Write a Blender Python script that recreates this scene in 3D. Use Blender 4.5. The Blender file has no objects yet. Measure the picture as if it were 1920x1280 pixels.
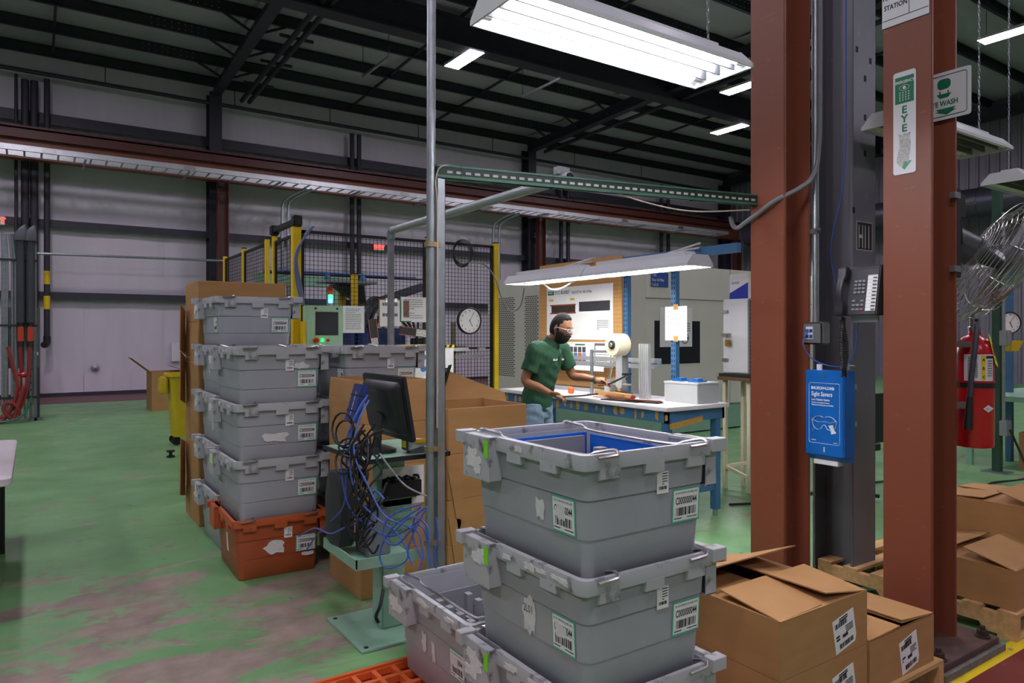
import bpy, bmesh, math, random
from mathutils import Matrix, Vector
S = bpy.context.scene
COL = S.collection
RND = random.Random(7)
PI = math.pi

# ---------------------------------------------------------------- camera, world, exposure
F_PX = 1330.0
YAW = math.radians(34.03)
cam_d = bpy.data.cameras.new('camera')
cam_d.sensor_width = 36.0
cam_d.lens = F_PX / 1920.0 * 36.0
cam_d.shift_y = -14.0 / 1920.0
cam_d.clip_start = 0.05
cam_d.clip_end = 200
cam = bpy.data.objects.new('camera', cam_d)
COL.objects.link(cam)
cam.location = (0, 0, 1.55)
cam.rotation_euler = (PI / 2, 0, -YAW)
S.camera = cam

w = bpy.data.worlds.new('world')
S.world = w
w.use_nodes = True
w.node_tree.nodes['Background'].inputs[0].default_value = (0.55, 0.56, 0.65, 1)
w.node_tree.nodes['Background'].inputs[1].default_value = 0.05
S.view_settings.view_transform = 'Standard'
S.view_settings.look = 'None'
S.view_settings.gamma = 1.0
S.view_settings.use_curve_mapping = False
S.view_settings.exposure = 2.12

HIGHBAY_W = 27.0      # emission of the ceiling panels
TUBE_W = 13.0         # emission of the fluorescent tubes over the totes
BENCH_W = 20.0        # emission of the bench lamp tubes

# ---------------------------------------------------------------- materials
def lin(h):
    h = h.lstrip('#')
    o = []
    for i in (0, 2, 4):
        c = int(h[i:i + 2], 16) / 255.0
        o.append(c / 12.92 if c <= 0.04045 else ((c + 0.055) / 1.055) ** 2.4)
    return tuple(o) + (1.0,)

MATS = {}
def M(name, hexc='808080', rough=0.6, metal=0.0, var=0.10, scale=6.0, bump=0.0, bscale=80.0, stretch=(1, 1, 1), spec=0.5, alpha=1.0, trans=0.0, hex2=None, thr=None, emit=0.0):
    if name in MATS:
        return MATS[name]
    m = bpy.data.materials.new(name)
    m.use_nodes = True
    nt = m.node_tree
    bs = nt.nodes['Principled BSDF']
    bs.inputs['Roughness'].default_value = rough
    bs.inputs['Metallic'].default_value = metal
    bs.inputs['Specular IOR Level'].default_value = spec
    if trans:
        bs.inputs['Transmission Weight'].default_value = trans
    if alpha < 1:
        bs.inputs['Alpha'].default_value = alpha
    c = lin(hexc)
    if emit:
        bs.inputs['Emission Color'].default_value = c
        bs.inputs['Emission Strength'].default_value = emit
    tc = nt.nodes.new('ShaderNodeTexCoord')
    mp = nt.nodes.new('ShaderNodeMapping')
    mp.inputs['Scale'].default_value = stretch
    nt.links.new(tc.outputs['Object'], mp.inputs['Vector'])
    no = nt.nodes.new('ShaderNodeTexNoise')
    no.inputs['Scale'].default_value = scale
    no.inputs['Detail'].default_value = 6
    nt.links.new(mp.outputs['Vector'], no.inputs['Vector'])
    ra = nt.nodes.new('ShaderNodeValToRGB')
    if hex2:
        a, b = thr or (0.45, 0.6)
        ra.color_ramp.elements[0].position = a
        ra.color_ramp.elements[1].position = b
        ra.color_ramp.elements[0].color = c
        ra.color_ramp.elements[1].color = lin(hex2)
    else:
        ra.color_ramp.elements[0].position = 0.25
        ra.color_ramp.elements[1].position = 0.75
        ra.color_ramp.elements[0].color = tuple(v * (1 - var) for v in c[:3]) + (1,)
        ra.color_ramp.elements[1].color = tuple(min(1, v * (1 + var)) for v in c[:3]) + (1,)
    nt.links.new(no.outputs['Fac'], ra.inputs['Fac'])
    nt.links.new(ra.outputs['Color'], bs.inputs['Base Color'])
    if bump:
        n2 = nt.nodes.new('ShaderNodeTexNoise')
        n2.inputs['Scale'].default_value = bscale
        nt.links.new(mp.outputs['Vector'], n2.inputs['Vector'])
        bp = nt.nodes.new('ShaderNodeBump')
        bp.inputs['Strength'].default_value = bump
        bp.inputs['Distance'].default_value = 0.01
        nt.links.new(n2.outputs['Fac'], bp.inputs['Height'])
        nt.links.new(bp.outputs['Normal'], bs.inputs['Normal'])
    MATS[name] = m
    return m

def EM(name, hexc, strength):
    if name in MATS:
        return MATS[name]
    m = bpy.data.materials.new(name)
    m.use_nodes = True
    nt = m.node_tree
    nt.nodes.clear()
    e = nt.nodes.new('ShaderNodeEmission')
    e.inputs[0].default_value = lin(hexc)
    e.inputs[1].default_value = strength
    o = nt.nodes.new('ShaderNodeOutputMaterial')
    nt.links.new(e.outputs[0], o.inputs[0])
    MATS[name] = m
    return m

def floor_material():
    m = bpy.data.materials.new('painted_concrete')
    m.use_nodes = True
    nt = m.node_tree
    L = nt.links.new
    bs = nt.nodes['Principled BSDF']
    tc = nt.nodes.new('ShaderNodeTexCoord')
    def noise(scale, detail=8, rough=0.6, stretch=(1, 1, 1), dist=0.0):
        mp = nt.nodes.new('ShaderNodeMapping')
        mp.inputs['Scale'].default_value = stretch
        L(tc.outputs['Object'], mp.inputs['Vector'])
        n = nt.nodes.new('ShaderNodeTexNoise')
        n.inputs['Scale'].default_value = scale
        n.inputs['Detail'].default_value = detail
        n.inputs['Roughness'].default_value = rough
        n.inputs['Distortion'].default_value = dist
        L(mp.outputs['Vector'], n.inputs['Vector'])
        return n.outputs['Fac']
    def ramp(src, a, b, ca=(0, 0, 0, 1), cb=(1, 1, 1, 1)):
        r = nt.nodes.new('ShaderNodeValToRGB')
        r.color_ramp.elements[0].position = a
        r.color_ramp.elements[1].position = b
        r.color_ramp.elements[0].color = ca
        r.color_ramp.elements[1].color = cb
        L(src, r.inputs['Fac'])
        return r.outputs['Color']
    def mix(f, a, b):
        n = nt.nodes.new('ShaderNodeMix')
        n.data_type = 'RGBA'
        for sock, v in ((n.inputs['Factor'], f), (n.inputs['A'], a), (n.inputs['B'], b)):
            if hasattr(v, 'links') or hasattr(v, 'is_output'):
                L(v, sock)
            else:
                sock.default_value = v
        return n.outputs['Result']
    def math_(op, a, b):
        n = nt.nodes.new('ShaderNodeMath')
        n.operation = op
        for sock, v in ((n.inputs[0], a), (n.inputs[1], b)):
            if hasattr(v, 'is_output'):
                L(v, sock)
            else:
                sock.default_value = v
        return n.outputs[0]
    green = ramp(noise(1.3), 0.3, 0.7, lin('5d8c58'), lin('79a770'))
    bare = ramp(noise(5.0), 0.3, 0.72, lin('7d6f66'), lin('a39184'))
    # traffic wear: strongest on the aisle beside the tote stacks, fading outward
    sx = nt.nodes.new('ShaderNodeSeparateXYZ')
    L(tc.outputs['Object'], sx.inputs[0])
    dx = math_('MULTIPLY', math_('SUBTRACT', sx.outputs['X'], 0.75), 0.62)
    dy = math_('MULTIPLY', math_('SUBTRACT', sx.outputs['Y'], 3.7), 0.40)
    d2 = math_('ADD', math_('MULTIPLY', dx, dx), math_('MULTIPLY', dy, dy))
    zone = ramp(d2, 0.0, 1.0, (1, 1, 1, 1), (0, 0, 0, 1))
    wn = math_('ADD', noise(1.9, 13, 0.72, (0.8, 1.7, 1), 0.5), math_('MULTIPLY', zone, 0.138))
    wear = ramp(wn, 0.575, 0.640)
    col = mix(wear, green, bare)
    scr = ramp(noise(1.7, 12, 0.72, (0.8, 2.6, 1), 1.2), 0.60, 0.66)
    col = mix(math_('MULTIPLY', scr, 0.55), col, lin('6f625c'))
    spots = ramp(noise(9.0, 3, 0.5), 0.735, 0.75)
    col = mix(math_('MULTIPLY', spots, 0.7), col, lin('26231f'))
    L(col, bs.inputs['Base Color'])
    rg = ramp(noise(3.0), 0.3, 0.7, (0.30, 0.30, 0.30, 1), (0.55, 0.55, 0.55, 1))
    rg2 = math_('ADD', rg, math_('MULTIPLY', wear, 0.25))
    L(rg2, bs.inputs['Roughness'])
    bp = nt.nodes.new('ShaderNodeBump')
    bp.inputs['Strength'].default_value = 0.12
    bp.inputs['Distance'].default_value = 0.004
    L(noise(30.0), bp.inputs['Height'])
    L(bp.outputs['Normal'], bs.inputs['Normal'])
    return m

def wear_material(name, base, worn, scale, a, b, rough=0.5, metal=0.0, stretch=(1, 1, 1)):
    return M(name, base, rough, metal, scale=scale, hex2=worn, thr=(a, b), stretch=stretch)

# ---------------------------------------------------------------- mesh helpers
class Fr:
    """a flat frame: origin, right and up unit vectors; h is the height above it"""
    def __init__(s, o, r, u):
        s.o, s.r, s.u = Vector(o), Vector(r).normalized(), Vector(u).normalized()
        s.n = s.r.cross(s.u)
    def pt(s, a, b, h=0.0):
        return s.o + s.r * a + s.u * b + s.n * h
def FX(x, y, z):      # a surface that faces -X (seen right = -Y)
    return Fr((x, y, z), (0, -1, 0), (0, 0, 1))
def FY(x, y, z):      # a surface that faces -Y
    return Fr((x, y, z), (1, 0, 0), (0, 0, 1))
def FZ(x, y, z):
    return Fr((x, y, z), (1, 0, 0), (0, 1, 0))

def smooth_path(pts, sub=6):
    pts = [Vector(p) for p in pts]
    if len(pts) < 3:
        return pts
    out = []
    for i in range(len(pts) - 1):
        p0 = pts[max(i - 1, 0)]; p1 = pts[i]; p2 = pts[i + 1]; p3 = pts[min(i + 2, len(pts) - 1)]
        for k in range(sub):
            t = k / sub
            out.append(0.5 * ((2 * p1) + (p2 - p0) * t + (2 * p0 - 5 * p1 + 4 * p2 - p3) * t * t + (3 * p1 - p0 - 3 * p2 + p3) * t ** 3))
    out.append(pts[-1])
    return out

class B:
    def __init__(s):
        s.v = []; s.f = []
    def add(s, vs, fs):
        n = len(s.v)
        s.v += [tuple(v) for v in vs]
        s.f += [tuple(i + n for i in f) for f in fs]
        return s
    def box(s, x0, x1, y0, y1, z0, z1):
        return s.add([(x0, y0, z0), (x1, y0, z0), (x1, y1, z0), (x0, y1, z0), (x0, y0, z1), (x1, y0, z1), (x1, y1, z1), (x0, y1, z1)],
                     [(0, 3, 2, 1), (4, 5, 6, 7), (0, 1, 5, 4), (1, 2, 6, 5), (2, 3, 7, 6), (3, 0, 4, 7)])
    def fbox(s, fr, a0, a1, b0, b1, h0, h1):
        vs = [fr.pt(a, b, h) for h in (h0, h1) for (a, b) in ((a0, b0), (a1, b0), (a1, b1), (a0, b1))]
        return s.add(vs, [(0, 3, 2, 1), (4, 5, 6, 7), (0, 1, 5, 4), (1, 2, 6, 5), (2, 3, 7, 6), (3, 0, 4, 7)])
    def poly(s, fr, pts, h0, h1):
        """extruded outline in a frame"""
        n = len(pts)
        vs = [fr.pt(a, b, h0) for a, b in pts] + [fr.pt(a, b, h1) for a, b in pts]
        fs = [tuple(range(n - 1, -1, -1)), tuple(range(n, 2 * n))]
        fs += [(i, (i + 1) % n, n + (i + 1) % n, n + i) for i in range(n)]
        return s.add(vs, fs)
    def bar(s, p, q, w, h, up=(0, 0, 1)):
        """a box beam from p to q, w wide and h high"""
        p, q = Vector(p), Vector(q)
        d = (q - p).normalized()
        u = Vector(up)
        r = d.cross(u)
        if r.length < 1e-6:
            r = d.cross(Vector((0, 1, 0)))
        r.normalize(); u = r.cross(d)
        vs = [e + r * a + u * b for e in (p, q) for (a, b) in ((-w / 2, -h / 2), (w / 2, -h / 2), (w / 2, h / 2), (-w / 2, h / 2))]
        return s.add(vs, [(0, 3, 2, 1), (4, 5, 6, 7), (0, 1, 5, 4), (1, 2, 6, 5), (2, 3, 7, 6), (3, 0, 4, 7)])
    def tube(s, pts, r, n=8, closed=False, r2=None):
        pts = [Vector(p) for p in pts]
        k = len(pts)
        rings = []
        u = None
        for i, p in enumerate(pts):
            a = pts[i - 1] if (i > 0 or closed) else p
            b = pts[(i + 1) % k] if (i < k - 1 or closed) else p
            d = (b - a)
            if d.length < 1e-9:
                d = Vector((0, 0, 1))
            d.normalize()
            if u is None:
                u = d.orthogonal().normalized()
            else:
                u = (u - d * u.dot(d))
                u = u.normalized() if u.length > 1e-6 else d.orthogonal().normalized()
            w_ = d.cross(u)
            rr = r if r2 is None else r + (r2 - r) * i / max(1, k - 1)
            rings.append([p + (u * math.cos(t) + w_ * math.sin(t)) * rr for t in [2 * PI * j / n for j in range(n)]])
        vs = [v for ring in rings for v in ring]
        fs = []
        for i in range(k if closed else k - 1):
            a = i * n; b = ((i + 1) % k) * n
            fs += [(a + j, a + (j + 1) % n, b + (j + 1) % n, b + j) for j in range(n)]
        if not closed:
            fs += [tuple(range(n - 1, -1, -1)), tuple((k - 1) * n + j for j in range(n))]
        return s.add(vs, fs)
    def cyl(s, p, q, r, n=16, r2=None):
        return s.tube([p, q], r, n, r2=r2)
    def lathe(s, prof, o=(0, 0, 0), ax=(0, 0, 1), n=20, caps=True):
        """prof: list of (radius, height along ax)"""
        o = Vector(o); ax = Vector(ax).normalized()
        u = ax.orthogonal().normalized(); w_ = ax.cross(u)
        vs = []
        for r, h in prof:
            for j in range(n):
                t = 2 * PI * j / n
                vs.append(o + ax * h + (u * math.cos(t) + w_ * math.sin(t)) * max(r, 1e-5))
        fs = []
        for i in range(len(prof) - 1):
            a = i * n; b = a + n
            fs += [(a + j, a + (j + 1) % n, b + (j + 1) % n, b + j) for j in range(n)]
        if caps: fs += [tuple(range(n - 1, -1, -1)), tuple((len(prof) - 1) * n + j for j in range(n))]
        return s.add(vs, fs)
    def loft(s, rings, cap0=True, cap1=True):
        n = len(rings[0])
        vs = [p for r in rings for p in r]
        fs = []
        for i in range(len(rings) - 1):
            a = i * n; b = a + n
            fs += [(a + j, a + (j + 1) % n, b + (j + 1) % n, b + j) for j in range(n)]
        if cap0: fs.append(tuple(range(n - 1, -1, -1)))
        if cap1: fs.append(tuple((len(rings) - 1) * n + j for j in range(n)))
        return s.add(vs, fs)
    def mesh(s, name):
        me = bpy.data.meshes.new(name)
        me.from_pydata(s.v, [], s.f)
        me.update()
        return me
    def build(s, name, mat, parent=None, smooth=False, bevel=0.0, seg=2, fix=False):
        me = s.mesh(name)
        if bevel or fix:
            bm = bmesh.new(); bm.from_mesh(me)
            if fix: bmesh.ops.recalc_face_normals(bm, faces=bm.faces)
            if bevel:
                bmesh.ops.bevel(bm, geom=[e for e in bm.edges if len(e.link_faces) == 2 and e.calc_face_angle(0) > 0.5], offset=bevel, segments=seg, affect='EDGES', clamp_overlap=True)
            bm.to_mesh(me); bm.free()
        return link(name, me, mat, parent, smooth)

def link(name, me, mat, parent=None, smooth=False):
    if mat is not None:
        me.materials.clear()
        me.materials.append(mat)
    if smooth:
        for p in me.polygons: p.use_smooth = True
        try:
            me.set_sharp_from_angle(angle=math.radians(38))
        except Exception:
            pass
    o = bpy.data.objects.new(name, me)
    COL.objects.link(o)
    if parent: o.parent = parent
    return o

def tag(o, label, cat, group=None):
    o['label'] = label; o['category'] = cat; o['kind'] = 'thing'
    if group: o['group'] = group
    return o
def thing(name, label, cat, loc=(0, 0, 0), rz=0.0, group=None):
    o = bpy.data.objects.new(name, None)
    COL.objects.link(o)
    o.empty_display_size = 0.1
    o.location = loc
    o.rotation_euler = (0, 0, rz)
    return tag(o, label, cat, group)
def struct(o):
    o['kind'] = 'structure'
    return o
def dup(root, loc, rz=None, label=None, group=None, skip=()):
    KEEP = {}
    def rec(o, par):
        if o.name.split('.')[0] in skip: return None
        c = o.copy(); COL.objects.link(c)
        if par is not None: c.parent = par
        for ch in list(o.children): rec(ch, c)
        return c
    r = rec(root, None)
    r.location = loc
    if rz is not None: r.rotation_euler = (0, 0, rz)
    if label: r['label'] = label
    if group: r['group'] = group
    return r

_TXT = {}
def text_mesh(s, size, align='LEFT', bold=0.0, xscale=1.0, shear=0.0):
    key = (s, size, align, bold, xscale, shear)
    cu = bpy.data.curves.new('lettering', 'FONT')
    cu.body = s; cu.size = size; cu.align_x = align; cu.offset = bold; cu.shear = shear
    cu.resolution_u = 2
    o = bpy.data.objects.new('tmp_text', cu); COL.objects.link(o)
    dg = bpy.context.evaluated_depsgraph_get()
    me = bpy.data.meshes.new_from_object(o.evaluated_get(dg))
    vs = [(v.co.x * xscale, v.co.y) for v in me.vertices]
    fs = [tuple(p.vertices) for p in me.polygons]
    bpy.data.objects.remove(o); bpy.data.curves.remove(cu); bpy.data.meshes.remove(me)
    return vs, fs
def text(parent, fr, a, b, s, size, mat, h=0.0006, align='LEFT', bold=0.0, xscale=1.0, name='lettering', shear=0.0):
    key = (s, size, align, bold, xscale, shear)
    if key not in _TXT: _TXT[key] = text_mesh(*key)
    vs, fs = _TXT[key]
    bb = B().add([fr.pt(a + x, b + y, h) for x, y in vs], fs)
    return bb.build(name, mat, parent)
def lines_of_print(parent, fr, rows, a0, a1, b1, db, mat, h=0.0006, th=0.4, name='printed_lines', seed=1):
    r = random.Random(seed); bb = B()
    for i in range(rows):
        a = a0
        while a < a1 - 1e-4:
            wd = min((a1 - a0) * r.uniform(.08, .22), a1 - a)
            bb.fbox(fr, a, a + wd, b1 - i * db - db * th, b1 - i * db, h * .5, h)
            a += wd + (a1 - a0) * .025
            if r.random() < .06: break
    return bb.build(name, mat, parent)
def barcode(parent, fr, a0, a1, b0, b1, mat, h=0.0008, seed=3, name='barcode'):
    r = random.Random(seed); bb = B(); a = a0; wd = (a1 - a0) / 42
    while a < a1:
        k = r.choice((1, 1, 2, 3)) * wd
        bb.fbox(fr, a, min(a + k, a1), b0, b1, h * .5, h)
        a += k + r.choice((1, 1, 2)) * wd
    return bb.build(name, mat, parent)
def torn(fr, ca, cb, w, h, seed, hh=0.001):
    """an irregular torn paper patch"""
    r = random.Random(seed); pts = []
    n = 14
    for i in range(n):
        t = 2 * PI * i / n
        k = r.uniform(.55, 1.0)
        x = math.cos(t); y = math.sin(t); m = max(abs(x), abs(y))
        pts.append((ca + x / m * w / 2 * k, cb + y / m * h / 2 * k))
    return B().poly(fr, pts, 0.0, hh)
def rrect(w, d, r, z, cx=0, cy=0, n=4):
    pts = []
    for sx, sy, t0 in ((1, 1, 0), (-1, 1, PI / 2), (-1, -1, PI), (1, -1, 3 * PI / 2)):
        for k in range(n + 1):
            t = t0 + PI / 2 * k / n
            pts.append((cx + sx * (w / 2 - r) + r * math.cos(t), cy + sy * (d / 2 - r) + r * math.sin(t), z))
    return pts
def rr2(w, h, r, n=4, ca=0, cb=0):
    return [(p[0] + ca, p[1] + cb) for p in rrect(w, h, r, 0, n=n)]

# common materials
m_white = M('white_paint', 'd9d9da', 0.55, var=.04)
m_paper = M('white_paper', 'e8e8e6', 0.75, var=.03, scale=20)
m_black = M('black_plastic', '17181a', 0.5, var=.2)
m_ink = M('black_ink', '121212', 0.8, var=.05)
m_galv = M('galvanized_steel', 'a9b0b4', 0.38, 0.85, var=.16, scale=14)
m_steel = M('brushed_steel', 'b5b5b3', 0.3, 0.95, var=.1, scale=20)
m_alu = M('aluminium', 'c6c9cc', 0.36, 0.6, var=.06, scale=10)
m_dark = M('dark_steel_paint', '2e2c38', 0.55, var=.15)
m_navy = M('dark_blue_gray_steel', '33333f', 0.5, var=.12)
m_red = M('red_oxide_paint', '7f4432', 0.45, var=.10, scale=3.0, bump=.04)
m_redd = M('dark_red_oxide_paint', '562a24', 0.5, var=.12, scale=3.0)
m_card = M('cardboard', 'ad8150', 0.85, var=.08, scale=5, bump=.05, bscale=200, stretch=(1, 1, 4))
m_cardi = M('cardboard_cut_edge', '8a6238', 0.9, var=.15, scale=60)
m_yellow = M('yellow_paint', 'e2bf0e', 0.45, var=.08)
m_blue = M('blue_paint', '3d6a92', 0.5, var=.12, scale=12)
m_mint = M('mint_green_paint', '8fb79f', 0.5, var=.08, scale=8)
m_green = M('dark_green_paint', '234a38', 0.5, var=.15)
m_beige = M('beige_enclosure_paint', 'd8d4c9', 0.5, var=.04, scale=2)
m_wood = M('pine_wood', 'c49c68', 0.75, var=.22, scale=4, stretch=(1, 8, 8))
m_bcable = M('blue_cable_jacket', '3f63b8', 0.45, var=.1)
m_kcable = M('black_cable_jacket', '1c1c1e', 0.5, var=.15)
m_gcable = M('gray_cable_jacket', '77797c', 0.5, var=.1)
# ---------------------------------------------------------------- photo pixel -> point on a known plane
_V = (math.sin(YAW), math.cos(YAW)); _R = (math.cos(YAW), -math.sin(YAW))
def ray(x, y):
    a = (x - 960) / F_PX; b = (626 - y) / F_PX
    return Vector((_V[0] + a * _R[0], _V[1] + a * _R[1], b))
def at_d(x, y, d):
    return ray(x, y) * d + Vector((0, 0, 1.55))
def at_z(x, y, z): return at_d(x, y, (z - 1.55) / ray(x, y).z)
def at_x(x, y, X): return at_d(x, y, X / ray(x, y).x)
def at_y(x, y, Y): return at_d(x, y, Y / ray(x, y).y)

# ================================================================ THE SETTING
WY = 20.9          # back wall
EX = 25.6          # end wall
def roof(y): return 8.62 + 0.04 * (20.9 - y)

fl = B().box(-12, EX, -12, WY, -0.2, 0).build('floor', floor_material())
struct(fl)
m_stripe = wear_material('yellow_floor_paint', 'd9bd1a', '7a7060', 9, .60, .66, .5)
m_rfloor = wear_material('red_floor_paint', '6d2a22', '8a7a70', 5, .64, .70, .5)
m_rfloor2 = wear_material('red_wall_band_paint', '6a4040', '7f6f68', 5, .6, .7, .5)
struct(B().box(2.6, 9.0, 1.485, 1.56, 0.0, 0.0025).build('trim_1', m_stripe))
struct(B().box(2.6, 9.0, -1.5, 1.485, 0.0, 0.002).build('trim_2', m_rfloor))
struct(B().box(-8, EX, 18.7, WY, 0.0, 0.002).build('trim_3', m_rfloor2))
struct(B().box(-12, EX, WY - .06, WY, 0.002, 0.09).build('baseboard_back', m_navy))

# back wall: vinyl faced insulation in tall panels between the seams
m_vinyl = M('white_vinyl_insulation', 'd2cad6', 0.5, var=.05, scale=1.2, bump=.25, bscale=5, stretch=(2.5, 1, .6))
wb = struct(B().box(-12, EX, WY + .02, WY + .2, 0, 9.2).build('wall_back', m_vinyl))
def quilt(w_, h_, nx, nz, amp, seed):
    r = random.Random(seed); vs = []; fs = []
    ph = [r.uniform(0, 6) for _ in range(6)]
    for j in range(nz + 1):
        for i in range(nx + 1):
            u = i / nx; v = j / nz
            b = amp * (1 - (2 * u - 1) ** 4) * (.6 + .25 * math.sin(9 * v + ph[0]) * math.sin(5 * u + ph[1]) + .15 * math.sin(23 * v + 14 * u + ph[2]))
            if v < .05: b += .02 * math.sin(30 * u + ph[3])
            vs.append((u * w_, -b, v * h_))
    for j in range(nz):
        for i in range(nx):
            a = j * (nx + 1) + i
            fs.append((a, a + 1, a + nx + 2, a + nx + 1))
    return B().add(vs, fs)
PW = 1.83
pm = [quilt(PW - .012, 8.9, 14, 48, .035, k).mesh('wall_panel') for k in range(4)]
for k in range(-4, 14):
    o = link('wall_panel', pm[k % 4], m_vinyl, wb, True)
    o.location = (1.07 + k * PW, WY + .015, .09)
# girts along the wall
for z, hh in ((2.58, .16), (4.34, .18), (6.92, .26)):
    B().box(-12, EX, WY - .24, WY - .02, z - .015, z).box(-12, EX, WY - .25, WY - .235, z - hh, z).build('girt', m_navy, wb)
struct(B().box(-12.2, -12, -12, WY, 0, 10).build('wall_left', M('left_wall_paint', '8f8a90', .7)))
struct(B().box(-12, EX, -12.2, -12, 0, 10.5).build('wall_front', M('front_wall_paint', '8f8a90', .7)))
# end wall: ribbed metal siding
m_siding = M('gray_metal_siding', '85818c', 0.5, 0.3, var=.08, scale=2)
we = struct(B().box(EX, EX + .2, -12, WY, 0, 10.5).build('wall_right', m_siding))
rib = B().poly(Fr((0, 0, 0), (0, 1, 0), (1, 0, 0)), [(-.06, 0), (-.03, -.045), (.03, -.045), (.06, 0)], 0, -9.6).mesh('siding_rib')
for k in range(62):
    o = link('siding_rib', rib, m_siding, we)
    o.location = (EX, WY - .3 - k * .3, 0)
    o.scale = (1, 1, 1)

# roof sheet with insulation, purlins, rafters and braces
m_roof = M('white_roof_insulation', 'aea6b6', 0.6, var=.07, scale=1.5, bump=.35, bscale=6, stretch=(.5, 3, 1))
ce = struct(B().add([(-12, WY, roof(WY)), (EX, WY, roof(WY)), (EX, -12, roof(-12)), (-12, -12, roof(-12)),
                     (-12, WY, roof(WY) + .1), (EX, WY, roof(WY) + .1), (EX, -12, roof(-12) + .1), (-12, -12, roof(-12) + .1)],
                    [(0, 1, 2, 3), (4, 7, 6, 5), (0, 4, 5, 1), (1, 5, 6, 2), (2, 6, 7, 3), (3, 7, 4, 0)]).build('ceiling', m_roof))
# sagging blankets between the purlins
def blanket(seed, L=10.4, Wd=1.5):
    r = random.Random(seed); nx, ny = 40, 8; vs = []; fs = []
    ph = [r.uniform(0, 6) for _ in range(8)]
    for j in range(ny + 1):
        for i in range(nx + 1):
            u = i / nx; v = j / ny
            sag = .09 * math.sin(PI * v) * (.8 + .2 * math.sin(11 * u + ph[0])) + .012 * math.sin(60 * u + 3 * math.sin(4 * v + ph[1]) + ph[2]) * math.sin(PI * v)
            vs.append((u * L, -v * Wd, .04 * v * Wd - sag))
    for j in range(ny):
        for i in range(nx):
            a = j * (nx + 1) + i
            fs.append((a, a + nx + 1, a + nx + 2, a + 1))
    return B().add(vs, fs).mesh('roof_blanket')
bl = [blanket(k) for k in range(3)]
PUR = [20.75 - 1.5 * k for k in range(15)]
for k, y in enumerate(PUR[:-1]):
    for j, x in enumerate((-6.4, 4.1, 14.6)):
        o = link('roof_blanket', bl[(k + j) % 3], m_roof, ce, True)
        o.location = (x, y, roof(y) - .01)
pz = B()
pz.box(-12, EX, -.04, .04, -.006, 0).box(-12, EX, .034, .04, -.25, 0).box(-12, EX, -.04, .04, -.256, -.25)
pme = pz.mesh('purlin')
for y in PUR:
    o = link('purlin', pme, m_dark, ce)
    o.location = (0, y, roof(y) - .03)
# bolts along the purlin laps
bolt = B()
for i in range(9):
    for zz in (-.06, -.19):
        bolt.cyl((i * .14, -.045, zz), (i * .14, -.03, zz), .012, 6)
bme = bolt.mesh('purlin_bolts')
for y in PUR[1:8]:
    for x in (2.2, 12.6):
        o = link('purlin_bolts', bme, m_galv, ce)
        o.location = (x, y + .0, roof(y) - .03)
# rafters (tapered I beams) and the flange braces
RAF = (-6.4, 4.1, 14.65, 25.2)
def rafter(x, w=.26):
    b = B()
    ys = [20.7, 14.0, 4.0, -12]
    for y0, y1 in zip(ys[:-1], ys[1:]):
        def zb(y): return 8.0 + .036 * (20.7 - y) - (.0 if y > 14 else .02 * (14 - y) * .5)
        for (xa, xb, f0, f1) in ((x - w / 2, x + w / 2, 0, .02), (x - .006, x + .006, .02, None)):
            z00, z01 = zb(y0) + f0, zb(y1) + f0
            z10 = zb(y0) + f1 if f1 else roof(y0) - .28
            z11 = zb(y1) + f1 if f1 else roof(y1) - .28
            b.add([(xa, y0, z00), (xb, y0, z00), (xb, y1, z01), (xa, y1, z01), (xa, y0, z10), (xb, y0, z10), (xb, y1, z11), (xa, y1, z11)],
                  [(0, 3, 2, 1), (4, 5, 6, 7), (0, 1, 5, 4), (1, 2, 6, 5), (2, 3, 7, 6), (3, 0, 4, 7)])
    b.build('rafter', m_navy, ce, fix=True)
for x in RAF: rafter(x)
for x in RAF[1:3]:
    for y in PUR[1:9:1]:
        for sgn in (-1, 1):
            B().bar((x + sgn * .05, y, 8.06 + .036 * (20.7 - y)), (x + sgn * .75, y, roof(y) - .24), .05, .05).build('flange_brace', m_dark, ce)
# sag rods / bridging between the purlins
for x0 in (0.4, 8.0, 10.8, 18.3):
    for k in range(0, 8):
        B().bar((x0, PUR[k], roof(PUR[k]) - .20), (x0, PUR[k + 1], roof(PUR[k + 1]) - .20), .05, .06).build('bridging', m_dark, ce)
# jack beam under the purlins
B().box(-12, EX, 13.75, 14.15, 8.0, 8.04).box(-12, EX, 13.92, 13.98, 8.04, 8.62).box(-12, EX, 13.75, 14.15, 8.60, 8.64).build('jack_beam', m_dark, ce)
# bundles of pipes along rafter and wall
B().tube([(4.75, 20.3, 7.95), (4.75, 4, 8.45)], .06, 8).build('pipe', m_dark, ce, True)
B().tube([(4.95, 20.3, 7.95), (4.95, 4, 8.45)], .06, 8).build('pipe', m_dark, ce, True)
for y in (19, 17.4, 15.8, 14.2):
    B().bar((4.5, y, 8.0 + .03 * (20.3 - y)), (5.25, y, 8.0 + .03 * (20.3 - y)), .06, .06).build('pipe_hanger', m_dark, ce)
B().tube([(14.9 + k * .0, 20.0, 7.95) if k == 0 else (15.4, 3, 8.5) for k in range(2)], .06, 8).build('pipe', m_dark, ce, True)
B().tube([(-12, 20.45, 7.86), (EX - .1, 20.45, 7.70)], .055, 8).build('sprinkler_pipe', m_dark, ce, True)
for x in (1.5, 4.6, 7.3, 10.2, 13.0, 16.6, 20.0):
    B().tube([(x, 20.45, 7.8), (x, 20.45, 8.5)], .012, 6).build('hanger_rod', m_dark, ce)
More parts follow.
